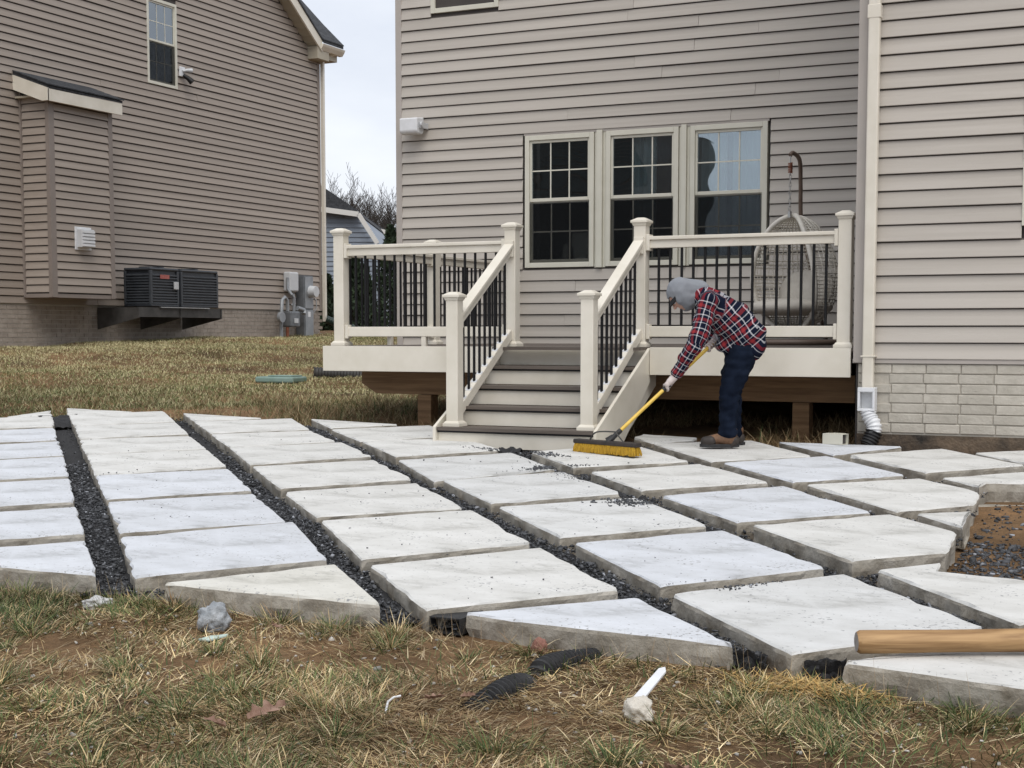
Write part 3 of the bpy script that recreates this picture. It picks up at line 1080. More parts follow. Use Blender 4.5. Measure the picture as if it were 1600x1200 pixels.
# vent hood on the bay
t = thing('vent_hood', (XB + .02, 18.95, 2.95), 'white louvred vent hood on the front of the box bay', 'vent')
MB().box(XB + .016, XB + .035, 18.78, 19.17, 2.87, 3.25).build('flange', M['white_plastic'], t, bevel=.006)
MB().box(XB + .036, XB + .14, 18.82, 19.13, 2.91, 3.21).build('hood', M['light_grey'], t, bevel=.01)
for k in range(5):
    MB().box(XB + .141, XB + .16, 18.83, 19.12, 2.93 + k * .055, 2.965 + k * .055).build('louvre', M['white_plastic'], t)
# floodlight on the left house
t = thing('security_light', (XL + .02, 22.42, 6.36), 'twin head security floodlight beside the upper window of the left house', 'light')
MB().box(XL + .016, XL + .06, 22.37, 22.52, 6.30, 6.48).build('back_plate', M['white_plastic'], t, bevel=.01)
MB().tube([(XL + .06, 22.44, 6.40), (XL + .12, 22.50, 6.42), (XL + .16, 22.58, 6.42)], [.025, .035, .05], 12).build('lamp_head', M['light_grey'], t, smooth=True)
MB().tube([(XL + .06, 22.46, 6.33), (XL + .14, 22.50, 6.27), (XL + .20, 22.54, 6.20)], [.03, .045, .06], 12).build('lamp_head', M['black'], t, smooth=True)

# two condensers on a steel wall bracket
def condenser(y0, y1, x0, x1, z0, z1, label, tagred):
    t = thing('air_conditioner', ((x0 + x1) / 2, (y0 + y1) / 2, z0), label, 'air conditioner', 'condensers on the wall bracket')
    MB().box(x0 + .03, x1 - .03, y0 + .03, y1 - .03, z0 + .02, z1 - .03).build('coil', M['ac_dark'], t)
    MB().box(x0, x1, y0, y1, z1 - .05, z1).build('top_cover', M['ac_louvre'], t, bevel=.02)
    MB().box(x0, x1, y0, y1, z0, z0 + .04).build('base_pan', M['ac_dark'], t, bevel=.01)
    for cx, cy in ((x0, y0), (x1 - .05, y0), (x0, y1 - .05), (x1 - .05, y1 - .05)):
        MB().box(cx, cx + .05, cy, cy + .05, z0 + .04, z1 - .05).build('corner_post', M['ac_louvre'], t, bevel=.008)
    n = 11
    for k in range(n):
        z = z0 + .06 + (z1 - z0 - .14) * k / n
        l_ = MB()
        l_.prism([(x1 - .03, y0 + .05, z), (x1 + .002, y0 + .05, z - .012), (x1 + .002, y0 + .05, z + .008), (x1 - .03, y0 + .05, z + .022)], (0, y1 - y0 - .1, 0))
        l_.prism([(x0 + .05, y0 + .03, z), (x0 + .05, y0 - .002, z - .012), (x0 + .05, y0 - .002, z + .008), (x0 + .05, y0 + .03, z + .022)], (x1 - x0 - .1, 0, 0))
        l_.build('louvre', M['ac_louvre'], t)
    MB().tube([((x0 + x1) / 2, (y0 + y1) / 2, z1), ((x0 + x1) / 2, (y0 + y1) / 2, z1 + .025)], .22, 20).build('fan_guard', M['ac_dark'], t, smooth=True)
    if tagred:
        MB().box(x1 + .003, x1 + .008, y0 + .25, y0 + .50, z1 - .19, z1 - .12).build('label_plate', M['red'], t)
        MB().box(x1 + .003, x1 + .05, y1 - .16, y1 - .07, z1 - .37, z1 - .24).build('valve_box', M['light_grey'], t, bevel=.006)
    return t
condenser(20.32, 21.10, -17.02, -16.42, 1.96, 2.64, 'dark air conditioner unit with red label nearer the box bay', True)
condenser(21.16, 22.26, -17.05, -16.42, 1.96, 2.64, 'dark air conditioner unit farther from the box bay, without red label', False)
t = thing('wall_bracket', (-17.0, 21.0, 1.5), 'weathered steel bracket shelf carrying the two air conditioners', 'bracket')
b_ = MB()
b_.bar((-16.45, 20.0, 1.86), (-16.45, 22.32, 1.86), .03, .17)
b_.bar((-17.3, 20.0, 1.90), (-17.3, 22.32, 1.90), .03, .08)
b_.build('shelf_rail', M['steel_dark'], t)
for y in (19.98, 21.13, 22.34):
    MB().prism([(-17.33, y, 1.94), (-16.42, y, 1.94), (-16.42, y, 1.76), (-17.33, y, 1.56)], (0, .025, 0)).build('gusset', M['steel_dark'], t)
MB().bar((-16.44, 20.55, 1.948), (-16.44, 21.95, 1.948), .10, .012).build('shelf_lip', M['steel'], t)
# gas meter
t = thing('gas_meter', (-17.15, 25.6, 1.4), 'grey gas meter with looping pipes against the left house', 'gas meter')
MB().box(-17.22, -16.98, 25.52, 25.86, 1.62, 1.95).build('meter_body', M['meter_grey'], t, bevel=.03)
MB().box(-16.979, -16.96, 25.62, 25.76, 1.70, 1.80).build('index_window', M['light_grey'], t, bevel=.006)
MB().tube([(-17.1, 25.32, 1.36), (-17.1, 25.32, 1.75), (-17.1, 25.36, 2.18), (-17.1, 25.46, 2.24), (-17.1, 25.55, 2.18), (-17.1, 25.56, 1.95)], .038, 10).build('inlet_pipe', M['grey_metal'], t, smooth=True)
MB().tube([(-17.1, 25.80, 1.95), (-17.1, 25.80, 2.24), (-17.1, 25.72, 2.30), (-17.2, 25.72, 2.42), (-17.2, 25.72, 2.66)], .034, 10).build('outlet_pipe', M['grey_metal'], t, smooth=True)
MB().tube([(-17.05, 25.20, 1.82), (-16.98, 25.20, 1.82)], .11, 16).build('regulator', M['grey_metal'], t, smooth=True)
MB().tube([(-17.1, 25.55, 1.35), (-17.1, 25.55, 1.62)], .035, 10).build('riser_pipe', M['rust'], t, smooth=True)
MB().tube([(-17.05, 25.85, 2.02), (-17.02, 26.05, 1.98), (-17.0, 26.02, 1.9)], .05, 10).build('valve', M['grey_metal'], t, smooth=True)
t = thing('utility_box', (-17.25, 25.95, 2.3), 'small light grey utility box above the gas meter', 'utility box')
MB().box(-17.33, -17.15, 25.75, 26.08, 2.37, 2.78).build('case', M['light_grey'], t, bevel=.03)
MB().tube([(-17.25, 26.0, 2.37), (-17.22, 26.02, 2.2), (-17.22, 25.9, 2.08)], .018, 8).build('conduit', M['light_grey'], t, smooth=True)
t = thing('electric_meter', (-17.25, 26.4, 1.4), 'tall grey electric meter cabinet with round dial by the house corner', 'electric meter')
MB().box(-17.33, -17.12, 26.22, 26.58, 1.36, 2.72).build('cabinet', M['meter_grey'], t, bevel=.012)
MB().box(-17.119, -17.105, 26.25, 26.56, 1.40, 1.98).build('lower_door', M['grey_metal'], t, bevel=.004)
MB().box(-17.119, -17.105, 26.25, 26.56, 2.02, 2.69).build('upper_door', M['grey_metal'], t, bevel=.004)
MB().tube([(-17.104, 26.46, 2.38), (-16.96, 26.46, 2.38)], [.13, .115], 18).build('dial', M['light_grey'], t, smooth=True)
MB().box(-17.104, -17.10, 26.34, 26.44, 1.84, 1.95).build('sticker', M['white_plastic'], t)
MB().tube([(-17.15, 26.58, 2.3), (-17.15, 26.74, 2.2), (-17.15, 26.76, 2.05), (-17.2, 26.68, 1.9)], .014, 7).build('cable_loop', M['light_grey'], t, smooth=True)
# dark green drain pipe at the corner of the left house
def corrugated(path, r, pitch, mb, amp=.12, n=14, seg=4):
    pts = [Vector(p) for p in path]
    L = [0]
    for a, b in zip(pts, pts[1:]):
        L.append(L[-1] + (b - a).length)
    k = max(6, int(L[-1] / pitch * seg))
    P_, R_ = [], []
    for i in range(k + 1):
        d = L[-1] * i / k
        j = max(q_ for q_ in range(len(L)) if L[q_] <= d + 1e-9)
        j = min(j, len(pts) - 2)
        u = (d - L[j]) / max(1e-6, L[j + 1] - L[j])
        P_.append(pts[j].lerp(pts[j + 1], u))
        R_.append(r * (1 + amp * (1 if (i // (seg // 2)) % 2 == 0 else -1) * .5))
    mb.tube(P_, R_, n)
    return mb

def smooth_path(pts, n=8):
    pts = [Vector(p) for p in pts]
    out = []
    P4 = [pts[0]] + pts + [pts[-1]]
    for i in range(1, len(P4) - 2):
        p0, p1, p2, p3 = P4[i - 1:i + 3]
        for k in range(n):
            t_ = k / n
            out.append(.5 * ((2 * p1) + (-p0 + p2) * t_ + (2 * p0 - 5 * p1 + 4 * p2 - p3) * t_ ** 2 + (-p0 + 3 * p1 - 3 * p2 + p3) * t_ ** 3))
    out.append(pts[-1])
    return out

dp = corrugated(smooth_path([(-17.27, 27.33, 1.80), (-17.0, 27.5, 1.68), (-16.5, 27.8, 1.52), (-15.9, 28.1, 1.45)]), .085, .05, MB())
tag(dp.build('drain_pipe', M['green_dark'], None, smooth=True, origin=(-16.5, 27.8, 1.45)), 'dark green flexible drain pipe at the foot of the left house corner', 'pipe')

# house behind the photographer, seen only as a reflection in the deck windows
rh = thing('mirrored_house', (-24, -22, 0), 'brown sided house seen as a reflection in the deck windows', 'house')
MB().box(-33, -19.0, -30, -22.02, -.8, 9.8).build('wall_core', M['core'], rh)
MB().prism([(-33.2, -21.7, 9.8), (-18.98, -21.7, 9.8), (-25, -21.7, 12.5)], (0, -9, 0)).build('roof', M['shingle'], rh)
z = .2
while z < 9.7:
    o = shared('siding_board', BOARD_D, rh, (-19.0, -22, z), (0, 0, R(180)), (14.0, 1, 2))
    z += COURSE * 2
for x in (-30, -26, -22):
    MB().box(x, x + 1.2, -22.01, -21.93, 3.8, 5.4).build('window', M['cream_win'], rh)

# ------------------------------------------------------------------ deck with stairs and railing
DZ, DY = 1.38, 11.28
deck = thing('deck', (-4.7, 13.1, .75), 'raised deck with cream railing, black balusters and front stairs', 'deck')
# fascia in three pieces (the stairs interrupt it), left side fascia
MB().box(-7.15, -5.40, DY - .03, DY - .001, 1.155, 1.381).build('fascia', M['cream'], deck, bevel=.003)
MB().box(-4.00, -2.36, DY - .03, DY - .001, 1.155, 1.381).build('fascia', M['cream'], deck, bevel=.003)
MB().box(-7.15, -7.121, DY + .0, YW - .03, 1.155, 1.381).build('fascia', M['cream'], deck, bevel=.003)
bmd = MB()
bmd.box(0, 1, 0, .136, -.025, 0)
bo = bmd.build('board_source', M['deckboard'], None)
dme = bo.data
bpy.data.objects.remove(bo)
dme.name = 'deck_board'
y = DY + .0
while y < YW - .05:
    shared('deck_board', dme, deck, (-7.12, y, DZ), (0, 0, 0), (4.78, 1, 1))
    y += .141
j = -7.0
while j < -2.4:
    MB().box(j, j + .038, DY + .07, YW - .02, 1.16, 1.354).build('joist', M['lumber'], deck)
    j += .406
bmn = MB()
bmn.prism([(-7.02, 11.72, 1.154), (-2.42, 11.72, 1.155), (-2.42, 11.72, .935), (-6.86, 11.72, .935), (-7.02, 11.72, 1.03)], (0, .04, 0))
bmn.build('beam', M['lumber'], deck)
bmn = MB()
bmn.prism([(-7.02, 11.765, 1.157), (-2.42, 11.765, 1.157), (-2.42, 11.765, .937), (-6.86, 11.765, .937), (-7.02, 11.765, 1.03)], (0, .04, 0))
bmn.build('beam', M['lumber'], deck)
for x in (-6.34, -4.6, -2.85):
    MB().box(x - .07, x + .07, 11.69, 11.83, gz(x, 11.75) - .1, .933).build('support_post', M['lumber'], deck, bevel=.006)
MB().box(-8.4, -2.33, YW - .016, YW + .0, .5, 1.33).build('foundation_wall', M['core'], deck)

POST_H = 1.0
def rail_post(x, y, z, name='railing_post'):
    p = MB().box(x - .052, x + .052, y - .052, y + .052, z, z + POST_H)
    po = p.build(name, M['cream'], deck, bevel=.006)
    c = MB()
    c.frustum(x, y, z + POST_H - .002, z + POST_H + .022, .056, .066)
    c.frustum(x, y, z + POST_H + .0221, z + POST_H + .044, .074, .074)
    c.frustum(x, y, z + POST_H + .0441, z + POST_H + .066, .070, .030)
    c.build('post_cap', M['cream'], po, bevel=.004)
    s_ = MB()
    s_.frustum(x, y, z + .001, z + .028, .074, .074)
    s_.frustum(x, y, z + .0281, z + .046, .070, .056)
    s_.build('base_trim', M['cream'], po, bevel=.003)
    return po

PY_ = 11.37
XP = [-7.02, -5.30, -4.12, -2.435]
for x in XP:
    rail_post(x, PY_, DZ)
rail_post(-7.02, 13.15, DZ)
rail_post(-7.02, 15.0, DZ)

bal = MB().tube([(0, 0, 0), (0, 0, 1)], .0115, 10)
bo = bal.build('baluster_source', M['black'], None, smooth=True)
balme = bo.data
bpy.data.objects.remove(bo)
balme.name = 'baluster'

def rail(a, b, spacing, first=None, dz_top=.905, dz_bot=.085):
    """level railing between post faces a and b (3-D points at the deck floor)"""
    a, b = Vector(a), Vector(b)
    d = (b - a).normalized()
    upv = (0, 0, 1)
    top = MB()
    top.bar(a + Vector((0, 0, dz_top - .010)), b + Vector((0, 0, dz_top - .010)), .088, .030)
    top.bar(a + Vector((0, 0, dz_top - .058)), b + Vector((0, 0, dz_top - .058)), .052, .066)
    tr = top.build('top_rail', M['cream'], deck, bevel=.005)
    for p, s_ in ((a, 1), (b, -1)):
        q_ = p + d * s_ * .016
        MB().obox(q_ + Vector((0, 0, dz_top - .045)), d * .015, d.cross(Vector(upv)) * .047, Vector((0, 0, .066))).build('rail_bracket', M['cream'], tr, bevel=.004)
        MB().obox(q_ + Vector((0, 0, dz_bot + .045)), d * .015, d.cross(Vector(upv)) * .036, Vector((0, 0, .062))).build('rail_bracket', M['cream'], tr, bevel=.004)
    bo_ = MB()
    bo_.bar(a + Vector((0, 0, dz_bot + .045)), b + Vector((0, 0, dz_bot + .045)), .052, .088)
    bo_.build('bottom_rail', M['cream'], deck, bevel=.005)
    L = (b - a).length
    n = int(round(L / spacing))
    for i in range(1, n):
        p = a + d * (L * i / n)
        shared('baluster', balme, deck, (p.x, p.y, p.z + dz_bot + .089), (0, 0, 0), (1, 1, dz_top - .091 - dz_bot - .089))
    m_ = a + d * (L * .5)
    MB().box(m_.x - .022, m_.x + .022, m_.y - .022, m_.y + .022, m_.z + .001, m_.z + dz_bot + .0009).build('rail_support', M['cream'], deck)

rail((XP[0] + .053, PY_, DZ), (XP[1] - .053, PY_, DZ), .1015)
rail((XP[2] + .053, PY_, DZ), (XP[3] - .053, PY_, DZ), .1015)
rail((-7.02, PY_ + .053, DZ), (-7.02, 13.15 - .053, DZ), .1015)
rail((-7.02, 13.15 + .053, DZ), (-7.02, 15.0 - .053, DZ), .1015)

# stairs: four treads, five risers
RISE, RUN = .156, .285
XS0, XS1 = -5.37, -4.03
NOSE = [10.10 + RUN * i for i in range(5)]
for i in range(4):
    z = DZ - RISE * (4 - i)
    y0 = NOSE[i]
    for k in range(2):
        shared('stair_tread', dme, deck, (XS0 + .001, y0 + k * .1425, z), (0, 0, 0), (XS1 - XS0 - .002, 1, 1))
    zb = z - RISE if i else z - .16
    MB().box(XS0 + .001, XS1 - .001, y0 + .028, y0 + .044, zb + .002, z - .0255).build('stair_riser', M['cream'], deck, bevel=.002)
    ys = MB().box(XS0 + .001, XS1 - .001, y0 + .012, y0 + .0275, z - .040, z - .0255).build('nosing_strip', M['black'], deck)
MB().box(XS0 + .001, XS1 - .001, DY - .006, DY + .012, DZ - RISE + .002, DZ - .0255).build('stair_riser', M['cream'], deck, bevel=.002)
shared('stair_tread', dme, deck, (XS0 + .001, NOSE[4] - .125, DZ), (0, 0, 0), (XS1 - XS0 - .002, 1, 1))
# skirt boards outside the treads
for x0, x1 in ((XS0 - .026, XS0 - .001), (XS1 + .001, XS1 + .026)):
    zl = DZ - 4 * RISE
    MB().prism([(x0, 10.085, zl + .004), (x0, DY - .001, DZ - .004), (x0, DY - .001, 1.10), (x0, 10.62, .60), (x0, 10.085, .60)], (x1 - x0, 0, 0)).build('stair_skirt', M['cream'], deck, bevel=.002)
MB().prism([(XS1 - .04, 10.35, .62), (XS1 - .04, 11.5, 1.24), (XS1 - .04, 11.5, 1.06), (XS1 - .04, 10.68, .62)], (.038, 0, 0)).build('stringer', M['cream'], deck)
# stair posts and sloping rails
for x in (-5.275, -4.125):
    po = rail_post(x, 10.235, DZ - 4 * RISE, 'stair_post')
    xt = XP[1] if x < -5 else XP[2]
    a = Vector((x, 10.288, DZ - 4 * RISE))
    b = Vector((xt, PY_ - .053, DZ))
    dv = b - a
    def P3(t_, h):
        return a + dv * t_ + Vector((0, 0, h))
    HT, HB = .875, .115
    tr = MB()
    tr.bar(P3(0, HT), P3(1, HT), .088, .030)
    tr.bar(P3(0, HT - .046), P3(1, HT - .046), .052, .064)
    tro = tr.build('stair_top_rail', M['cream'], deck, bevel=.005)
    MB().obox(P3(.985, HT - .03), (.042, 0, 0), (0, .012, 0), (0, 0, .07)).build('rail_bracket', M['cream'], tro, bevel=.004)
    MB().obox(P3(.015, HT - .03), (.042, 0, 0), (0, .012, 0), (0, 0, .07)).build('rail_bracket', M['cream'], tro, bevel=.004)
    br = MB()
    br.bar(P3(0, HB), P3(1, HB), .052, .080)
    br.build('stair_bottom_rail', M['cream'], deck, bevel=.005)
    n = 10
    for i in range(1, n):
        p = P3(i / n, HB + .045)
        shared('baluster', balme, deck, tuple(p), (0, 0, 0), (1, 1, HT - .085 - HB - .040))
        MB().obox(P3(i / n, HB + .047), (.024, 0, 0), dv.normalized() * .018, Vector((0, 0, .006))).build('baluster_clip', M['white_plastic'], deck)

# ------------------------------------------------------------------ hanging egg chair on the deck
EC = Vector((-3.545, 14.08, DZ))
t = thing('hanging_chair', tuple(EC), 'cream wicker egg chair hanging from a curved brown stand on the deck', 'chair')
rtv, fwv = Vector((.9063, .4226, 0)), Vector((-.4226, .9063, 0))
def L3(r_, f_, z_):
    return EC + rtv * r_ + fwv * f_ + Vector((0, 0, z_))
ring = [L3(.48 * math.cos(a_) + .05, .48 * math.sin(a_), .03) for a_ in np.linspace(0, 6.283, 33)]
MB().tube(ring, .026, 8).build('base_ring', M['brown_pole'], t, smooth=True)
pole = smooth_path([L3(.42, .30, .03), L3(.36, .40, .35), L3(.25, .42, .85), L3(.155, .34, 1.25), L3(.12, .22, 1.58), L3(.08, .08, 1.80), L3(.0, .0, 1.865), L3(-.035, -.03, 1.84)], 8)
MB().tube(pole, .021, 10).build('pole', M['brown_pole'], t, smooth=True)
MB().tube([L3(-.03, -.02, 1.85), L3(-.03, -.02, 1.77)], .006, 6).build('hook', M['steel'], t)
sp_ = [L3(-.03 + .019 * math.cos(a_), -.02 + .019 * math.sin(a_), 1.77 - .10 * a_ / 44) for a_ in np.linspace(0, 44, 120)]
MB().tube(sp_, .0055, 5).build('spring', M['rust'], t, smooth=True)
zc = 1.67
k = 0
while zc > 1.285:
    lk = []
    for a_ in np.linspace(0, 6.283, 13):
        u, w = .011 * math.cos(a_), .024 * math.sin(a_)
        lk.append(L3(-.03 + (u if k % 2 else 0), -.02 + (0 if k % 2 else u), zc + w))
    MB().tube(lk, .0038, 5).build('chain_link', M['steel'], t, smooth=True)
    zc -= .038
    k += 1
od = (rtv * -.80 + fwv * -.60).normalized()
sdv = od.cross(Vector((0, 0, 1))).normalized()
BC = L3(.02, .0, .70)
RW, RH, RD = .43, .56, .42
def egg(az, el):
    """az around from the back of the basket, el from bottom to top"""
    w = math.cos(el) * (1 - .12 * math.sin(el))
    return BC + (-od) * (RD * w * math.cos(az)) + sdv * (RW * w * math.sin(az)) + Vector((0, 0, RH * math.sin(el)))
def open_az(el):
    return R(112) + R(10) * math.sin(el)
wk = MB()
NA = 32
for i in range(NA + 1):
    u = -1 + 2 * i / NA
    pts = []
    for e_ in np.linspace(R(-84), R(86), 26):
        p = egg(u * open_az(e_), e_)
        pts.append(p + (p - BC).normalized() * .004 * (1 if (i + int(e_ * 20)) % 2 else -1))
    wk.tube(pts, .006, 4, caps=False)
for e_ in np.linspace(R(-80), R(82), 44):
    if R(-8) < e_ < R(44) and int(round(math.degrees(e_))) % 3 == 0:
        continue
    pts = [egg(u * open_az(e_), e_) for u in np.linspace(-1, 1, 25)]
    wk.tube(pts, .007, 4, caps=False)
wk.build('woven_basket', M['wicker'], t, smooth=True)
rim = [egg(open_az(e_), e_) for e_ in np.linspace(R(-86), R(88), 30)] + [egg(-open_az(e_), e_) for e_ in np.linspace(R(88), R(-86), 30)]
rim.append(rim[0])
MB().tube(rim, .025, 8).build('rim', M['wicker'], t, smooth=True)
MB().tube([L3(-.03, -.02, 1.30), L3(-.03, -.02, 1.24)], .02, 8).build('hanger_ring', M['steel'], t, smooth=True)

def blob_ellipsoid(mb, c, ax, ay, az, nu=20, nv=12, fn=None):
    vs, fs = [], []
    for j_ in range(nv + 1):
        v = -math.pi / 2 + math.pi * j_ / nv
        for i_ in range(nu):
            u = 2 * math.pi * i_ / nu
            d = Vector((math.cos(v) * math.cos(u), math.cos(v) * math.sin(u), math.sin(v)))
            d2 = Vector([math.copysign(abs(x_) ** .75, x_) for x_ in d])
            k_ = fn(d) if fn else 1
            vs.append(Vector(c) + (Vector(ax) * d2.x + Vector(ay) * d2.y + Vector(az) * d2.z) * k_)
    for j_ in range(nv):
        for i_ in range(nu):
            a_ = j_ * nu + i_
            b_ = j_ * nu + (i_ + 1) % nu
            fs.append((a_, b_, b_ + nu, a_ + nu))
    mb.add(vs, fs)
tuft = lambda d: 1 - .10 * math.exp(-((d.x * 3) % 1 - .5) ** 2 * 30) * abs(d.z)
c_ = MB()
blob_ellipsoid(c_, BC + Vector((0, 0, -.33)) + od * .02, sdv * .37, od * .36, Vector((0, 0, .085)), 28, 14, tuft)
c_.build('seat_cushion', M['cushion'], t, smooth=True)
c_ = MB()
blob_ellipsoid(c_, BC + Vector((0, 0, -.16)) - od * .22 + sdv * .03, sdv * .33, (od * .085 + Vector((0, 0, .02))), Vector((0, 0, .20)) - od * .05, 28, 14, tuft)
c_.build('back_cushion', M['cushion'], t, smooth=True)

# ------------------------------------------------------------------ concrete slabs
def densify(poly, step):
    out = []
    n = len(poly)
    for i in range(n):
        a, b = Vector((*poly[i], 0)), Vector((*poly[(i + 1) % n], 0))
        L = (b - a).length
        k = max(1, int(L / step))
        for j in range(k):
            out.append((a.lerp(b, j / k), j == 0))
    return out

COOL, WARM, CREAM, GREY = (.625, .645, .680), (.665, .660, .636), (.675, .66, .605), (.640, .643, .635)
TINT = {'c0r1': WARM, 'c0r2': COOL, 'c0r3': COOL, 'c0r4': COOL, 'c0r5': COOL, 'c0r6': COOL, 'c0r7': COOL, 'c1r5': COOL, 'c1r6': COOL, 'c1r7': COOL,
        'c1r8': CREAM, 'c2r8': COOL, 'c3r6': COOL, 'c4r5': COOL, 'c5r4': COOL, 'c6r3': COOL, 'c3r3': GREY, 'c3r4': GREY, 'c3r5': GREY, 'c3r7': GREY}
COLN = {0: 'leftmost diagonal row', 1: 'second diagonal row from the left', 2: 'third diagonal row from the left', 3: 'fourth diagonal row from the left',
        4: 'diagonal row running from the broom', 5: 'diagonal row where the man stands', 6: 'diagonal row starting by the drain hose', 7: 'row at the far right edge'}
ORD = ['first', 'second', 'third', 'fourth', 'fifth', 'sixth', 'seventh', 'eighth', 'ninth']
cols = {}
for k in SLABS:
    cols.setdefault(int(k[1]), []).append(int(k[3]))
def slab_label(c, r):
    rows = sorted(cols[c])
    n = len(rows)
    i = rows.index(r)
    pts = SLABS['c%dr%d' % (c, r)]
    shape = 'triangular' if len(pts) == 3 or (c, r) in ((1, 8), (2, 8), (3, 8)) else 'square'
    if (c, r) in ((4, 6), (5, 5), (4, 7), (6, 5)):
        shape = 'clipped-corner'
    tint = TINT.get('c%dr%d' % (c, r), WARM)
    colr = {COOL: 'bluish', WARM: 'white', CREAM: 'creamy', GREY: 'pale grey'}[tint]
    spec = {(4, 3): 'white concrete slab under the broom at the foot of the stairs', (5, 3): 'white concrete slab on which the man stands',
            (1, 8): 'creamy triangular concrete slab at the front edge above the grey rock', (2, 8): 'bluish triangular concrete slab at the front edge above the corrugated pipe',
            (3, 8): 'white concrete slab at the lower right under the wooden post', (4, 7): 'L-shaped white concrete slab at the right frame edge behind the wooden post',
            (6, 3): 'bluish triangular slab beside the white drain hose', (7, 4): 'white concrete slab at the far right edge near the brick base',
            (5, 6): 'small triangular slab with two cut sides beside the clay bed', (6, 5): 'white concrete slab at the right frame edge behind the clay bed',
            (5, 2): 'grey edged slab half under the deck, behind the broom'}
    if (c, r) in spec:
        return spec[(c, r)]
    if i == 0:
        return '%s %s slab at the back end, %s' % (colr, shape, COLN[c])
    if i == n - 1:
        return '%s %s slab at the front end, %s' % (colr, shape, COLN[c])
    return '%s %s slab, %s from the back, %s' % (colr, shape, ORD[i], COLN[c])

TH = .112
for key in sorted(SLABS):
    poly = SLABS[key]
    c, r = int(key[1]), int(key[3])
    area = sum(poly[i][0] * poly[(i + 1) % len(poly)][1] - poly[(i + 1) % len(poly)][0] * poly[i][1] for i in range(len(poly)))
    if area < 0:
        poly = poly[::-1]
    cx = sum(p[0] for p in poly) / len(poly)
    cy = sum(p[1] for p in poly) / len(poly)
    dz = random.uniform(-.006, .006)
    if key == 'c4r6' or key == 'c4r7':
        dz += .01
    tx, ty = random.uniform(-.006, .006), random.uniform(-.006, .006)
    ring = densify(poly, .035)
    N = len(ring)
    rings = []
    seed = random.uniform(0, 100)
    chips = [(random.randrange(N), random.uniform(.5, 1.5)) for _ in range(9)]
    for lv, (dzv, ins, jit) in enumerate(((-TH - .02, .018, .022), (-TH * .55, .006, .010), (-.022, .001, .006), (-.007, .002, .005), (0, .009, .0035))):
        row = []
        for i, (p, corner) in enumerate(ring):
            pa, pb = ring[i - 1][0], ring[(i + 1) % N][0]
            tdir = (pb - pa).normalized()
            nrm = Vector((tdir.y, -tdir.x, 0))
            w = mnoise.noise(Vector((p.x * 9 + seed, p.y * 9, lv * 3.1))) + .5 * mnoise.noise(Vector((p.x * 27 + seed, p.y * 27, lv * 7.3)))
            wav = .004 * mnoise.noise(Vector((p.x * 3 + seed, p.y * 3, 5)))
            chip = 0
            for ci, cs in chips:
                d_ = min(abs(i - ci), N - abs(i - ci))
                if d_ < 3:
                    chip += cs * .011 * (1 - d_ / 3) * (1 if lv >= 2 else .5)
            if corner:
                chip += .010 * (1 if lv >= 2 else .4)
            q_ = p - nrm * (ins + (.005 if r not in (0, 8) and key != 'c0r7' else 0) + jit * w + wav + chip)
            zz = float(plane(q_.x, q_.y)) + dz + tx * (q_.x - cx) + ty * (q_.y - cy) + dzv - (chip * .5 if lv == 3 else 0)
            if lv == 0:
                zz += .025 * w
            row.append((q_.x, q_.y, zz))
        rings.append(row)
    mb = MB()
    o0 = 0
    vs = [p for row in rings for p in row]
    fs, ms = [], []
    for lv in range(4):
        for i in range(N):
            fs.append((lv * N + i, lv * N + (i + 1) % N, (lv + 1) * N + (i + 1) % N, (lv + 1) * N + i))
            ms.append(1 if lv < 3 else 0)
    fs.append(tuple(4 * N + i for i in range(N)))
    ms.append(0)
    fs.append(tuple(range(N))[::-1])
    ms.append(1)
    mb.v, mb.f, mb.m = vs, fs, ms
    so = mb.build('concrete_slab', [M['slab_top'], M['slab_side']], None, origin=(cx, cy, float(plane(cx, cy))))
    tint = TINT.get(key, WARM)
    v_ = random.uniform(.965, 1.02)
    so.color = (tint[0] * v_, tint[1] * v_, tint[2] * v_, 1)
    so['kind'] = 'thing'
    tag(so, slab_label(c, r), 'slab', 'cut concrete slabs of the old patio')

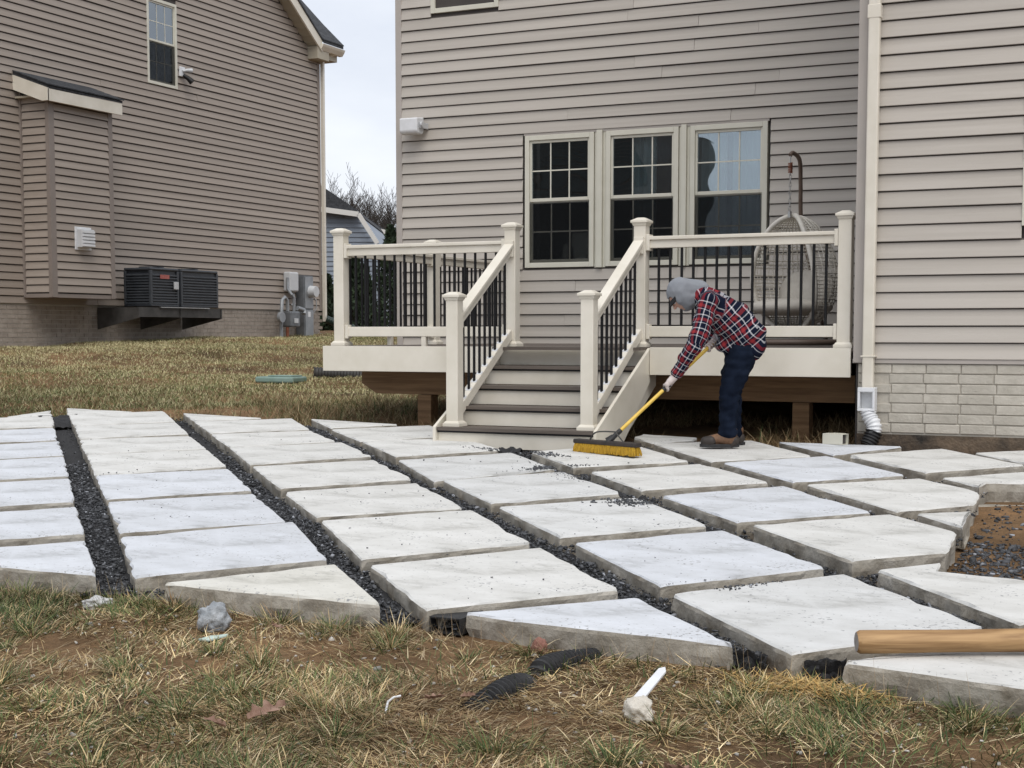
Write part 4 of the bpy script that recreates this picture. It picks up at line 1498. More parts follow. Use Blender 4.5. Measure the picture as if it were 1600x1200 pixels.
# ------------------------------------------------------------------ crushed stone in the channels
def stone_field(name, X, Y, Z, size, label, cat, tone=None, flat=.6):
    n = len(X)
    ico = np.array([(0, 0, 1), (.89, 0, .45), (.28, .85, .45), (-.72, .53, .45), (-.72, -.53, .45), (.28, -.85, .45),
                    (.72, .53, -.45), (-.28, .85, -.45), (-.89, 0, -.45), (-.28, -.85, -.45), (.72, -.53, -.45), (0, 0, -1)])
    tri = np.array([(0, 1, 2), (0, 2, 3), (0, 3, 4), (0, 4, 5), (0, 5, 1), (1, 6, 2), (2, 7, 3), (3, 8, 4), (4, 9, 5), (5, 10, 1),
                    (6, 7, 2), (7, 8, 3), (8, 9, 4), (9, 10, 5), (10, 6, 1), (11, 7, 6), (11, 8, 7), (11, 9, 8), (11, 10, 9), (11, 6, 10)])
    V = ico[None] * (1 + rng.uniform(-.55, .45, (n, 12, 1)))
    sc = size[:, None] * np.stack([rng.uniform(.7, 1.5, n), rng.uniform(.5, 1.0, n), rng.uniform(.3, .75, n)], 1)
    V = V * sc[:, None, :]
    a = rng.uniform(0, 6.28, n)
    b = rng.normal(0, .7, n)
    ca, sa, cb, sb = np.cos(a), np.sin(a), np.cos(b), np.sin(b)
    x, y, z = V[..., 0], V[..., 1], V[..., 2]
    y2, z2 = y * cb[:, None] - z * sb[:, None], y * sb[:, None] + z * cb[:, None]
    V = np.stack([x * ca[:, None] - y2 * sa[:, None], x * sa[:, None] + y2 * ca[:, None], z2], 2)
    V += np.stack([X, Y, Z], 1)[:, None, :]
    F = (tri[None] + (np.arange(n) * 12)[:, None, None]).reshape(-1, 3)
    if tone is None:
        g = rng.uniform(.025, .095, n)
        light = rng.uniform(0, 1, n) > .93
        g = np.where(light, rng.uniform(.16, .4, n), g)
        c = np.stack([g * .94, g * .98, g * 1.07], 1)
    else:
        c = tone
    o = np_mesh(name, V.reshape(-1, 3), F, M['stone'], np.repeat(c, 12, 0))
    return tag(o, label, cat)

N0 = 330000
px_, py_ = rng.uniform(-10.6, -.05, N0), rng.uniform(4.9, 11.4, N0)
ok = in_poly(px_, py_, HULL)
inside = np.zeros(N0, bool)
for key, poly in SLABS.items():
    inside |= in_poly(px_, py_, poly)
ok &= ~inside & (py_ > 5.07) & ~((px_ > -1.15) & (py_ < 5.2))
# the back of the first two channels still shows bare fabric
ok &= ~((px_ + py_ < 1.75) & (px_ < -7.5) & (rng.uniform(0, 1, N0) > .03))
ok &= ~((px_ + py_ > 1.75) & (px_ + py_ < 3.0) & (px_ < -6.6) & (rng.uniform(0, 1, N0) > .12))
ok &= ~((px_ > -2.7) & (py_ > 6.8) & (rng.uniform(0, 1, N0) > .30))
gxs, gys = px_[ok], py_[ok]
low = .050 + .016 * wob(gxs, gys, 3, 5)
stone_field('gravel', gxs, gys, plane(gxs, gys) - low - rng.uniform(0, .02, len(gxs)), np.clip(.004 * np.exp(rng.normal(.35, .5, len(gxs))), .003, .019), 'dark crushed stone filling the channels between the slabs', 'gravel')
# fine bed under the stones, a sheet per diagonal channel
def channel(a, b, w, label, drop=.088):
    a, b = Vector((*a, 0)), Vector((*b, 0))
    d = (b - a)
    nrm = Vector((-d.y, d.x, 0)).normalized()
    n = 70
    vs, fs = [], []
    for i in range(n + 1):
        p = a + d * i / n
        for k in (-2, -1, 0, 1, 2):
            q_ = p + nrm * w * k / 4
            z = float(plane(q_.x, q_.y)) - drop + .008 * mnoise.noise(q_ * 7) + .012 * abs(k) / 2 * mnoise.noise(q_ * 4 + Vector((3, 1, 2)))
            vs.append((q_.x, q_.y, z))
    for i in range(n):
        for k in range(4):
            a_ = i * 5 + k
            fs.append((a_, a_ + 1, a_ + 6, a_ + 5))
    m_ = MB()
    m_.add(vs, fs)
    o = m_.build('landscape_fabric', M['fabric_black'], None, smooth=True, origin=(a.x, a.y, float(plane(a.x, a.y))))
    tag(o, label, 'fabric', 'fabric strips under the channels')
channel((-10.15, 11.15), (-4.36, 5.10), .30, 'black fabric lining the leftmost channel, bare at its back end')
channel((-8.9, 11.3), (-2.88, 5.12), .28, 'black fabric lining the second channel from the left')
channel((-7.45, 11.2), (-1.40, 5.09), .28, 'black fabric lining the third channel, up to the drain mouth')
channel((-5.0, 10.2), (-.45, 5.5), .34, 'black fabric lining the channel below the stairs')

# gravel swept onto the slabs near the broom and strewn elsewhere
def strewn(cx, cy, sx, sy, n, rot=0):
    a, b = rng.normal(0, sx, n), rng.normal(0, sy, n)
    c, s_ = math.cos(rot), math.sin(rot)
    return cx + a * c - b * s_, cy + a * s_ + b * c
SX, SY, SS = [], [], []
for (cx, cy, sx, sy, n, rot, big) in ((-3.88, 9.02, .10, .05, 620, R(45), .009), (-3.75, 8.86, .22, .07, 480, R(-45), .007), (-4.28, 9.66, .14, .04, 260, R(-20), .009),
                                      (-4.75, 9.75, .12, .03, 160, R(-20), .009), (-1.70, 6.12, .25, .02, 160, R(45), .005), (-6.4, 7.75, .25, .06, 90, R(45), .007),
                                      (-1.7, 5.95, .10, .03, 160, R(45), .007), (-4.6, 5.9, .2, .15, 40, 0, .007), (-2.3, 7.1, .3, .3, 40, 0, .005), (-2.9, 7.85, .09, .06, 200, 0, .011),
                                      (-6.4, 7.2, 1.2, 1.0, 110, 0, .006), (-3.5, 6.8, 1.4, 1.2, 110, 0, .006), (-5.5, 9.0, 1.5, 1.0, 60, 0, .006)):
    x, y = strewn(cx, cy, sx, sy, n, rot)
    SX.append(x)
    SY.append(y)
    SS.append(rng.uniform(.3, 1.0, n) * big)
SX, SY, SS = np.concatenate(SX), np.concatenate(SY), np.concatenate(SS)
on = np.zeros(len(SX), bool)
for key, poly in SLABS.items():
    on |= in_poly(SX, SY, poly)
SX, SY, SS = SX[on], SY[on], SS[on]
stone_field('loose_gravel', SX, SY, plane(SX, SY) + .002, SS, 'loose dark stone chips swept over the slabs', 'gravel')
# stones in the clay bed at the right
n = 9000
x, y = rng.uniform(-1.05, .15, n), rng.uniform(6.5, 9.4, n)
keep = ~in_poly(x, y, HULL) & (rng.uniform(0, 1, n) < np.where(y < 8.0, 1.0, .16))
x, y = x[keep], y[keep]
stone_field('bed_gravel', x, y, ground_z(x, y) + .004, np.clip(.004 * np.exp(rng.normal(.5, .6, len(x))), .003, .022), 'dark crushed stone and pebbles in the clay bed at right', 'gravel')

# ------------------------------------------------------------------ man sweeping
PB = Vector((-3.14, 10.56, float(plane(-3.14, 10.56))))
man = thing('person', tuple(PB), 'man in plaid shirt, grey hood, dark jeans and brown boots, bent over sweeping', 'person')
man.rotation_euler = (0, 0, R(25))
S_ = 1 / 207.0
def L(x, y, off=0.0):
    return Vector(((x - 1135) * S_, off, (698 - y) * S_))

def chain_spheres(bm_out, chain, n=10):
    for (p0, r0), (p1, r1) in zip(chain, chain[1:]):
        p0, p1 = Vector(p0), Vector(p1)
        k = max(2, int((p1 - p0).length / (min(r0, r1) * .28)) + 1)
        for i in range(k + 1):
            u = i / k
            bmesh.ops.create_icosphere(bm_out, subdivisions=2, radius=r0 + (r1 - r0) * u, matrix=Matrix.Translation(p0.lerp(p1, u)))

def remeshed(name, chains, voxel, mat_, parent, smooth_it=3, bumps=None):
    bm_ = bmesh.new()
    for c in chains:
        chain_spheres(bm_, c)
    me = bpy.data.meshes.new(name + '_raw')
    bm_.to_mesh(me)
    bm_.free()
    o = bpy.data.objects.new(name + '_raw', me)
    COL.objects.link(o)
    md = o.modifiers.new('remesh', 'REMESH')
    md.mode = 'VOXEL'
    md.voxel_size = voxel
    ms = o.modifiers.new('smooth', 'SMOOTH')
    ms.factor = .5
    ms.iterations = smooth_it
    dg = bpy.context.evaluated_depsgraph_get()
    me2 = bpy.data.meshes.new_from_object(o.evaluated_get(dg))
    bpy.data.objects.remove(o)
    bpy.data.meshes.remove(me)
    me2.name = name
    if bumps:
        bumps(me2)
    me2.materials.clear()
    me2.materials.append(mat_)
    me2.polygons.foreach_set('use_smooth', [True] * len(me2.polygons))
    ob = bpy.data.objects.new(name, me2)
    COL.objects.link(ob)
    ob.parent = parent
    BASE[ob.name] = BASE[parent.name]
    return ob

def wrinkle(amp, f, axis_=None):
    def fn(me):
        no = [v.normal.copy() for v in me.vertices]
        for v, n_ in zip(me.vertices, no):
            p = v.co
            w = mnoise.noise(Vector((p.x * f, p.y * f, p.z * f * (2.2 if axis_ == 'z' else 1)))) + .5 * mnoise.noise(p * f * 2.1)
            v.co = p + n_ * amp * w
    return fn

near, far = -.10, .10
# skeleton in the photograph's pose, bent at the hips, facing left
hipN, hipF = L(1159, 545, near), L(1159, 545, far)
kneeN, kneeF = L(1137, 606, -.11), L(1145, 604, .10)
ankN, ankF = L(1134, 676, -.11), L(1150, 677, .10)
pelvis, waist, chest, neck = L(1160, 533), L(1137, 505), L(1110, 478), L(1086, 462)
shN, shF = L(1101, 474, -.18), L(1101, 474, .18)
A_l, B_l = Vector((-.86, -.40, .115)), Vector((-.105, .02, .775))
def on_handle(t_):
    return A_l.lerp(B_l, t_)
hN, hF = on_handle(.545), on_handle(.985)
elN = L(1081, 535, -.27)
elF = L(1118, 532, .26)
hax = (B_l - A_l).normalized()
wrN = hN + Vector((.045, -.01, .065))
wrF = hF + Vector((.05, .10, .03))
head = L(1063, 462, -.01)
face_d = Vector((-.62, -.14, -.77)).normalized()
head_up = (Vector((-.77, 0, .62)) - face_d * face_d.dot(Vector((-.77, 0, .62)))).normalized()
hr = Vector((0, 1, 0))
# continuous body
fin = []
def finger_arc(c, ax, ref, r, a0, a1, along, th):
    ref = (ref - ax * ref.dot(ax)).normalized()
    bi = ax.cross(ref)
    out = []
    for i in range(7):
        a_ = a0 + (a1 - a0) * i / 6
        out.append((c + ax * along + (ref * math.cos(a_) + bi * math.sin(a_)) * r, th * (1 - .18 * i / 6)))
    return out
def hand_chains(c, wrist, r_grip, fat=1.0, flip=1):
    palm_dir = (wrist - c).normalized()
    ch = []
    ref = palm_dir
    pc = c + (ref - hax * ref.dot(hax)).normalized() * (r_grip + .012)
    ch.append([(wrist, .028 * fat), (pc + hax * .0, .026 * fat)])
    ch.append([(pc - hax * .034, .019 * fat), (pc + hax * .034, .019 * fat)])
    for i, al in enumerate((-.036, -.012, .012, .034)):
        ch.append(finger_arc(c, hax, ref, r_grip + .006, -.25 * flip, (-3.7 + .22 * abs(i - 1.3)) * flip, al, .0098 * fat))
    ch.append([(pc - hax * .03, .014 * fat)] + finger_arc(c, hax, ref, r_grip + .007, .5 * flip, 2.4 * flip, -.046, .0112 * fat))
    return ch
body = [[(pelvis + Vector((0, -.07, 0)), .115), (waist + Vector((0, -.06, 0)), .11), (chest + Vector((0, -.07, 0)), .105), (neck, .055), (head, .05)],
        [(pelvis + Vector((0, .07, 0)), .115), (waist + Vector((0, .06, 0)), .11), (chest + Vector((0, .07, 0)), .105), (neck, .055)],
        [(hipN, .085), (kneeN, .058), (ankN, .042), (ankN + Vector((-.01, 0, -.05)), .04), (ankN + Vector((-.13, 0, -.07)), .03)],
        [(hipF, .085), (kneeF, .058), (ankF, .042), (ankF + Vector((-.01, 0, -.05)), .04), (ankF + Vector((-.13, 0, -.07)), .03)],
        [(shN, .058), (elN, .044), (wrN, .028)], [(shF, .058), (elF, .044), (wrF, .028)],
        [(chest, .08), (shN, .058)], [(chest, .08), (shF, .058)],
        # skull, jaw, nose, brow, ears
        [(head + head_up * .02, .086), (head + face_d * .02, .082)], [(head + face_d * .035 - head_up * .05, .052), (head + face_d * .05 - head_up * .072, .034)],
        [(head + face_d * .094 + head_up * .004, .010), (head + face_d * .112 - head_up * .026, .0145)],
        [(head + face_d * .082 + head_up * .018 - hr * .035, .012), (head + face_d * .082 + head_up * .018 + hr * .035, .012)],
        [(head + face_d * .085 - head_up * .056 - hr * .016, .0085), (head + face_d * .085 - head_up * .056 + hr * .016, .0085)],
        [(head - hr * .072 - head_up * .02, .012), (head - hr * .074 + head_up * .01, .013)], [(head + hr * .072 - head_up * .02, .012), (head + hr * .074 + head_up * .01, .013)]]
remeshed('body', body, .009, M['skin'], man, 3)
for s_ in (-1, 1):
    e_ = MB()
    blob_ellipsoid(e_, head + face_d * .083 + head_up * .002 + hr * .032 * s_, face_d * .009, hr * .013, head_up * .008, 10, 8)
    me_o = e_.build('eye', M['white_plastic'], None, smooth=True)
    me_o.parent = man
    e_ = MB()
    blob_ellipsoid(e_, head + face_d * .090 + head_up * .001 + hr * .032 * s_, face_d * .004, hr * .005, head_up * .005, 8, 6)
    me_o = e_.build('pupil', M['black'], None, smooth=True)
    me_o.parent = man

# shirt with plaid UV
sh_ch = [[(pelvis + Vector((.012, -.075, .035)), .150), (waist + Vector((.016, -.06, .012)), .152), (chest + Vector((.0, -.085, .0)), .118), (neck + Vector((.02, -.03, -.01)), .075)],
         [(pelvis + Vector((.012, .075, .035)), .150), (waist + Vector((.016, .06, .012)), .152), (chest + Vector((.0, .085, .0)), .118), (neck + Vector((.02, .03, -.01)), .075)],
         [(pelvis + Vector((.03, -.07, -.03)), .135), (pelvis + Vector((.03, .07, -.03)), .135)],
         [(L(1128, 540, -.06), .058), (L(1160, 547, -.10), .075)], [(L(1128, 540, .06), .058), (L(1160, 547, .10), .075)],
         [(shN + Vector((.01, .05, .01)), .085), (shN, .080), (elN, .072), (elN.lerp(wrN, .6), .056), (elN.lerp(wrN, .93), .047)],
         [(shF + Vector((.01, -.05, .01)), .085), (shF, .080), (elF, .070), (elF.lerp(wrF, .9), .048)]]
shirt = remeshed('shirt', sh_ch, .0105, M['plaid'], man, 3, wrinkle(.017, 11))
me = shirt.data
tor = [pelvis + (pelvis - waist) * .5, pelvis, waist, chest, neck]
armN = [shN, elN, wrN]
armF = [shF, elF, wrF]
def seg_info(p, pts):
    best = None
    acc = 0
    for a, b in zip(pts, pts[1:]):
        d = b - a
        t_ = max(0, min(1, (p - a).dot(d) / d.length_squared))
        q_ = a + d * t_
        dd = (p - q_).length
        if best is None or dd < best[0]:
            best = (dd, acc + t_ * d.length, d.normalized(), q_)
        acc += d.length
    return best
PER = .105
uvs = []
for v in me.vertices:
    p = v.co
    it, ia, if_ = seg_info(p, tor), seg_info(p, armN), seg_info(p, armF)
    tl = (it[0] - .17, it)
    cands = [(it[0] - .15, it, .19, Vector((0, 1, 0))), (ia[0] - .078, ia, .075, Vector((1, 0, 0))), (if_[0] - .078, if_, .075, Vector((1, 0, 0)))]
    d_, inf, rad, ref = min(cands, key=lambda c: c[0])
    ax = inf[2]
    if rad > .1:
        u_, w_ = inf[1], p.y * 1.0
        side_v = ax.cross(Vector((0, 1, 0)))
        w_ = p.y * .6 + (p - inf[3]).dot(side_v) * .95
    else:
        ref2 = (ref - ax * ref.dot(ax)).normalized()
        r2 = p - inf[3]
        u_, w_ = inf[1], math.atan2(r2.dot(ax.cross(ref2)), r2.dot(ref2)) * rad
    uvs.append((u_ / PER, w_ / PER))
uvl = me.uv_layers.new(name='UVMap')
for lp in me.loops:
    uvl.data[lp.index].uv = uvs[lp.vertex_index]
# trousers, boots, gloves, hood, cap
jeans = [[(hipN + Vector((.008, .02, .02)), .124), (kneeN.lerp(hipN, .45) + Vector((.004, 0, 0)), .104), (kneeN, .084), (kneeN.lerp(ankN, .6), .070), (ankN + Vector((0, 0, .01)), .070)],
         [(hipF + Vector((.008, -.02, .02)), .124), (kneeF.lerp(hipF, .45) + Vector((.004, 0, 0)), .104), (kneeF, .084), (kneeF.lerp(ankF, .6), .070), (ankF + Vector((0, 0, .0)), .070)],
         [(hipN + Vector((.01, .03, .03)), .118), (hipF + Vector((.01, -.03, .03)), .118)]]
remeshed('jeans', jeans, .0115, M['denim'], man, 3, wrinkle(.013, 12, 'z'))
for a_, gdz in ((ankN, 0), (ankF, .0)):
    bx_ = a_.x
    by_ = a_.y
    up_ = [[(Vector((bx_ + .025, by_, .115)), .052), (Vector((bx_ + .02, by_, .06)), .050), (Vector((bx_ - .06, by_, .060)), .046), (Vector((bx_ - .125, by_, .050)), .040)]]
    boot = remeshed('boot', up_, .007, M['boot'], man, 3, wrinkle(.004, 30))
    toe = [[(Vector((bx_ - .125, by_ - .012, .046)), .043), (Vector((bx_ - .165, by_, .043)), .040)], [(Vector((bx_ + .045, by_, .055)), .045), (Vector((bx_ + .03, by_, .04)), .045)]]
    remeshed('toe_cap', toe, .007, M['boot_dark'], boot, 3)
    so_ = MB()
    outl = []
    for i in range(24):
        an = 2 * math.pi * i / 24
        cx_, cy_ = math.cos(an), math.sin(an)
        outl.append((bx_ - .06 + .150 * cx_, by_ + (.050 - .012 * (cx_ > .1)) * cy_, .002))
    so_.prism(outl, (0, 0, .024))
    s_o = so_.build('sole', M['rubber'], None, bevel=.004)
    s_o.parent = boot
for h_, w_, fl in ((hN, wrN, 1), (hF, wrF, -1)):
    remeshed('glove', hand_chains(h_, w_, .017, 1.1, fl), .0042, M['glove'], man, 2)
hood = remeshed('hood', [[(head + head_up * .024 - face_d * .004, .104), (head + face_d * .012 - head_up * .01, .101), (head - head_up * .055 + face_d * .012, .085), (neck + Vector((.012, 0, .008)), .086)],
                         [(head - face_d * .02 + head_up * .03, .100), (neck + Vector((.03, 0, .03)), .078)]], .008, M['hood'], man, 3, wrinkle(.006, 8))
bm_ = bmesh.new()
bm_.from_mesh(hood.data)
fc = head + face_d * .03 - head_up * .012
kill = [f_ for f_ in bm_.faces if (f_.calc_center_median() - fc).dot(face_d) > .048 and abs((f_.calc_center_median() - fc).dot(hr)) < .066 and abs((f_.calc_center_median() - fc).dot(head_up) + .006) < .078]
bmesh.ops.delete(bm_, geom=kill, context='FACES')
bm_.to_mesh(hood.data)
bm_.free()
md = hood.modifiers.new('thickness', 'SOLIDIFY')
md.thickness = .008
md.offset = -1
brim = MB()
vs, fs = [], []
for j_ in range(2):
    for i in range(13):
        an = R(-62 + 124 * i / 12)
        rr_ = .088 if j_ == 0 else .132 - .028 * (1 - math.cos(an))
        vs.append(head + head_up * (.036 - .026 * j_) + face_d * rr_ * math.cos(an) + hr * .088 * math.sin(an) * (1 if j_ == 0 else .92))
for i in range(12):
    fs.append((i, i + 1, i + 14, i + 13))
vs2 = [p - head_up * .006 for p in vs]
brim.add(vs, fs)
brim.add(vs2, [f_[::-1] for f_ in fs])
b_o = brim.build('cap_brim', M['cap'], None, smooth=True)
b_o.parent = man

# ------------------------------------------------------------------ push broom in his hands
broom = thing('push_broom', (-3.8, 9.8, float(plane(-3.8, 9.8))), 'push broom with yellow handle, black block and yellow bristles', 'broom')
Rz = Matrix.Rotation(R(25), 3, 'Z')
A_w, B_w = PB + Rz @ A_l, PB + Rz @ B_l
hd = Vector((.92, -.385, 0)).normalized()
hp = Vector((0, 0, 1)).cross(hd)
hc = Vector((-3.81, 9.80, 0))
hc.z = float(plane(hc.x, hc.y)) + .082
MB().obox(hc, hd * .315, hp * .035, Vector((0, 0, .016))).build('block', M['boot_dark'], broom, bevel=.008)
bv, bf = [], []
brs = MB()
nb, nw = 60, 8
for i in range(nb):
    for k_ in range(nw):
        u = -.30 + .60 * (i + .5) / nb + random.uniform(-.003, .003)
        w = -.028 + .056 * (k_ + .5) / nw
        top = hc + hd * u + hp * w + Vector((0, 0, -.014))
        fl = 1.35 + .35 * (abs(u) / .3)
        bot = hc + hd * (u * 1.035 + random.uniform(-.006, .006)) + hp * (w * fl + random.uniform(-.006, .006)) + Vector((0, 0, -.078 + random.uniform(-.004, .006)))
        brs.tube([top, (top + bot) / 2 + hp * w * .15, bot], [.0062, .0066, .0058], 5)
bo = brs.build('bristles', M['bristle'], broom, smooth=True)
bo['kind'] = 'stuff'
hdir = (B_w - A_w).normalized()
MB().tube([A_w - hdir * .10, A_w + hdir * .05], [.02, .018], 12).build('socket', M['rubber'], broom, smooth=True)
MB().tube([A_w + hdir * .03, A_w + hdir * .515], .0135, 12).build('handle', M['yellow'], broom, smooth=True)
MB().tube([A_w + hdir * .515, A_w + hdir * .66], .0165, 12).build('grip', M['rubber'], broom, smooth=True)
MB().tube([A_w + hdir * .66, B_w + hdir * .02], .0135, 12).build('handle', M['yellow'], broom, smooth=True)
for s_ in (-1, 1):
    MB().tube(smooth_path([hc + hd * .17 * s_ + Vector((0, 0, .014)), hc + hd * .10 * s_ + Vector((0, 0, .075)), A_w + hdir * .03], 6), .0055, 7).build('brace', M['steel_dark'], broom, smooth=True)
MB().bar(hc + Vector((0, 0, .014)), A_w - hdir * .03, .045, .012, tuple(hp)).build('clamp_plate', M['rubber'], broom)

# ------------------------------------------------------------------ things lying about
def lump(name, c, size, mat_, label, cat, seed, rough=.35, squash=.8, tall=1.0):
    bm_ = bmesh.new()
    bmesh.ops.create_icosphere(bm_, subdivisions=4, radius=1)
    for v in bm_.verts:
        p = v.co.copy()
        f_ = 1 + rough * mnoise.noise(p * 1.7 + Vector((seed, 0, 0))) + rough * .55 * mnoise.noise(p * 4.2 + Vector((0, seed, 0))) + rough * .55 * abs(mnoise.noise(p * 7 + Vector((0, 0, seed))))
        v.co = Vector((p.x * size * f_, p.y * size * squash * f_, p.z * size * tall * f_))
    me = bpy.data.meshes.new(name)
    bm_.to_mesh(me)
    bm_.free()
    me.materials.append(mat_)
    me.polygons.foreach_set('use_smooth', [True] * len(me.polygons))
    o = bpy.data.objects.new(name, me)
    COL.objects.link(o)
    o.location = c
    o.rotation_euler = (0, 0, seed)
    return tag(o, label, cat) if label else o

lump('concrete_chunk', (-4.30, 4.92, gz(-4.30, 4.92) + .022), .062, M['rock_white'], 'small white concrete chunk on the grass in front of the left channel', 'rock', 1.1, .5, .55, .42)
lump('rock', (-3.59, 4.80, gz(-3.59, 4.80) + .045), .062, M['rock_grey'], 'lumpy grey concrete rock standing on the grass below the creamy triangle slab', 'rock', 4.2, .32, .85, 1.05)
sh = MB()
sh.prism([(-3.53, 4.615, 0), (-3.47, 4.60, 0), (-3.42, 4.655, 0), (-3.425, 4.675, 0), (-3.47, 4.66, 0), (-3.50, 4.655, 0)], (0, 0, .006))
o = sh.build('plastic_shard', M['shard'], None, origin=(-3.47, 4.64, 0))
o.location.z = gz(-3.47, 4.64) + .012
o.rotation_euler = (R(8), R(-6), 0)
tag(o, 'flat pale green shard lying on soil below the grey rock', 'shard')
# survey stake in a lump of concrete
t = thing('marker_stake', (-1.565, 4.33, gz(-1.565, 4.33)), 'white stake stuck in a cream lump of concrete on the grass', 'stake')
lo = lump('footing', (0, 0, .035), .052, M['rock_cream'], None, None, 2.6, .35, .85, .8)
lo.parent = t
st = MB()
a, b = Vector((-1.583, 4.37, gz(-1.58, 4.37) + .060)), Vector((-1.575, 4.607, gz(-1.6, 4.6) + .105))
d = (b - a).normalized()
sd_ = d.cross(Vector((0, 0, 1))).normalized()
nn = sd_.cross(d)
prof = [a - sd_ * .019, a + sd_ * .019, b + sd_ * .016 - d * .03, b + sd_ * .002, b - sd_ * .016 - d * .015]
st.prism(prof, nn * .009)
st.build('stake', M['white_plastic'], t, bevel=.002)
# half-buried corrugated pipe
cp = corrugated(smooth_path([(-2.00, 5.02, gz(-2.0, 5.02) - .02), (-2.06, 4.86, gz(-2.06, 4.86) + .004), (-2.08, 4.72, gz(-2.08, 4.72) + .010), (-2.085, 4.64, gz(-2.085, 4.64) - .045), (-2.085, 4.54, gz(-2.085, 4.54) - .004), (-2.10, 4.40, gz(-2.1, 4.40) + .0), (-2.13, 4.22, gz(-2.13, 4.22) - .035)], 7), .043, .024, MB(), .34)
tag(cp.build('drain_pipe', M['rubber'], None, smooth=True, origin=(-2.08, 4.6, gz(-2.08, 4.6))), 'black corrugated drain pipe half buried in the foreground grass', 'pipe')
# rectangular drain mouth at the end of the third channel
bx = MB()
c0 = Vector((-2.645, 5.16, float(plane(-2.645, 5.16)) - .062))
u_, v_ = Vector((1, 0, 0)), Vector((0, 1, 0))
for (a0, a1, z0, z1) in ((-.07, .07, .027, .033), (-.07, .07, -.033, -.027), (-.07, -.064, -.027, .027), (.064, .07, -.027, .027)):
    bx.obox(c0 + u_ * (a0 + a1) / 2 + Vector((0, 0, (z0 + z1) / 2)), u_ * (a1 - a0) / 2, v_ * .12, Vector((0, 0, (z1 - z0) / 2)))
bx.obox(c0 + v_ * .11, u_ * .064, v_ * .004, Vector((0, 0, .027)))
tag(bx.build('drain_mouth', M['rubber'], None, origin=tuple(c0)), 'open black rectangular drain mouth between two slabs at the front edge', 'drain')
# black fabric scraps
def scrap(c, w, h, rot, label, seed, tilt):
    n = 14
    vs, fs = [], []
    for i in range(n + 1):
        for j_ in range(n + 1):
            u, v = i / n - .5, j_ / n - .5
            edge = 1 + .18 * mnoise.noise(Vector((u * 4, v * 4, seed)))
            z = .035 * mnoise.noise(Vector((u * 3.3, v * 3.3, seed + 4))) + .02 * mnoise.noise(Vector((u * 8, v * 8, seed)))
            p = Vector((u * w * edge, v * h * edge * math.cos(tilt) - z * math.sin(tilt), v * h * math.sin(tilt) + z))
            vs.append(Vector(c) + Matrix.Rotation(rot, 3, 'Z') @ p)
    for i in range(n):
        for j_ in range(n):
            a_ = i * (n + 1) + j_
            fs.append((a_, a_ + n + 1, a_ + n + 2, a_ + 1))
    m_ = MB()
    m_.add(vs, fs)
    o = m_.build('fabric_scrap', M['fabric_black'], None, smooth=True, origin=tuple(c))
    md = o.modifiers.new('thickness', 'SOLIDIFY')
    md.thickness = .002
    tag(o, label, 'fabric', 'black fabric scraps')
scrap((-1.12, 5.035, gz(-1.12, 5.03) + .030), .15, .10, R(22), 'crumpled black fabric hanging out below the end of the wooden post', 1.7, R(70))
scrap((-1.38, 4.99, gz(-1.38, 5.0) + .045), .11, .06, R(10), 'small black fabric scrap poking out at the front tip of the bluish triangle', 5.1, R(60))
scrap((-9.55, 10.45, float(plane(-9.55, 10.45)) - .035), .36, .5, R(45), 'loose fold of black fabric at the back of the left channel', 8.2, R(10))
scrap((-2.93, 7.98, float(plane(-2.93, 7.98)) - .02), .16, .16, R(30), 'bunched black fabric at the crossing of the channels in mid patio', 3.2, R(20))
scrap((-4.60, 9.78, float(plane(-4.6, 9.78)) - .004), .26, .12, R(-20), 'ragged black fabric lying at the foot of the stairs', 6.6, R(4))
# wooden post lying on the slabs
wl_ = 1.6
axd = Vector((.9063, .4226, 0))
st0 = Vector((-1.015, 5.02, 0))
cz = float(plane(-.7, 5.1)) + .048
lg = MB()
nseg, ns = 14, 16
vs, fs = [], []
for i in range(nseg + 1):
    for k_ in range(ns):
        an = 2 * math.pi * (k_ + .5) / ns
        rr_ = .040 * (1 + .035 * math.cos(8 * an / 2)) * (.985 + .02 * math.sin(i * 1.3))
        if i == 0:
            rr_ *= .86
        x = [0, .012][i] if i < 2 else .012 + wl_ * (i - 1) / (nseg - 1)
        vs.append((x, rr_ * math.cos(an), rr_ * math.sin(an)))
for i in range(nseg):
    for k_ in range(ns):
        fs.append((i * ns + k_, i * ns + (k_ + 1) % ns, (i + 1) * ns + (k_ + 1) % ns, (i + 1) * ns + k_))
lg.add(vs, fs, 0)
lg.add(vs[:ns], [tuple(range(ns))], 1)
lg.add(vs[-ns:], [tuple(range(ns))], 1)
o = lg.build('wooden_post', [M['wood'], M['log_end']], None, smooth=True)
o.location = (st0.x, st0.y, cz)
o.rotation_euler = (0, R(-.6), R(25))
tag(o, 'tan wooden post with grey end lying on the slabs at lower right', 'post')
# beige downspout elbow lying at the back of the patio
t = thing('downspout_piece', (-2.40, 10.93, float(plane(-2.4, 10.93))), 'short beige downspout piece lying on its side under the deck edge', 'downspout')
m_ = MB()
cc = Vector((-2.40, 10.95, float(plane(-2.4, 10.95)) + .042))
u_, v_ = Vector((.95, -.30, 0)), Vector((.30, .95, 0))
for (dv, dz, hv, hz) in ((0, .038, .045, .002), (0, -.038, .045, .002), (.043, 0, .002, .036), (-.043, 0, .002, .036)):
    m_.obox(cc + v_ * dv + Vector((0, 0, dz)), u_ * .085, v_ * hv, Vector((0, 0, hz)))
m_.build('tube', M['cream_win'], t)
MB().obox(cc + u_ * .06, u_ * .004, v_ * .040, Vector((0, 0, .035))).build('inner_wall', M['core'], t)
for k_ in range(5):
    MB().obox(cc + u_ * (-.03 + k_ * .022) + Vector((0, 0, .041)), u_ * .004, v_ * .044, Vector((0, 0, .002))).build('crimp', M['cream_win'], t)
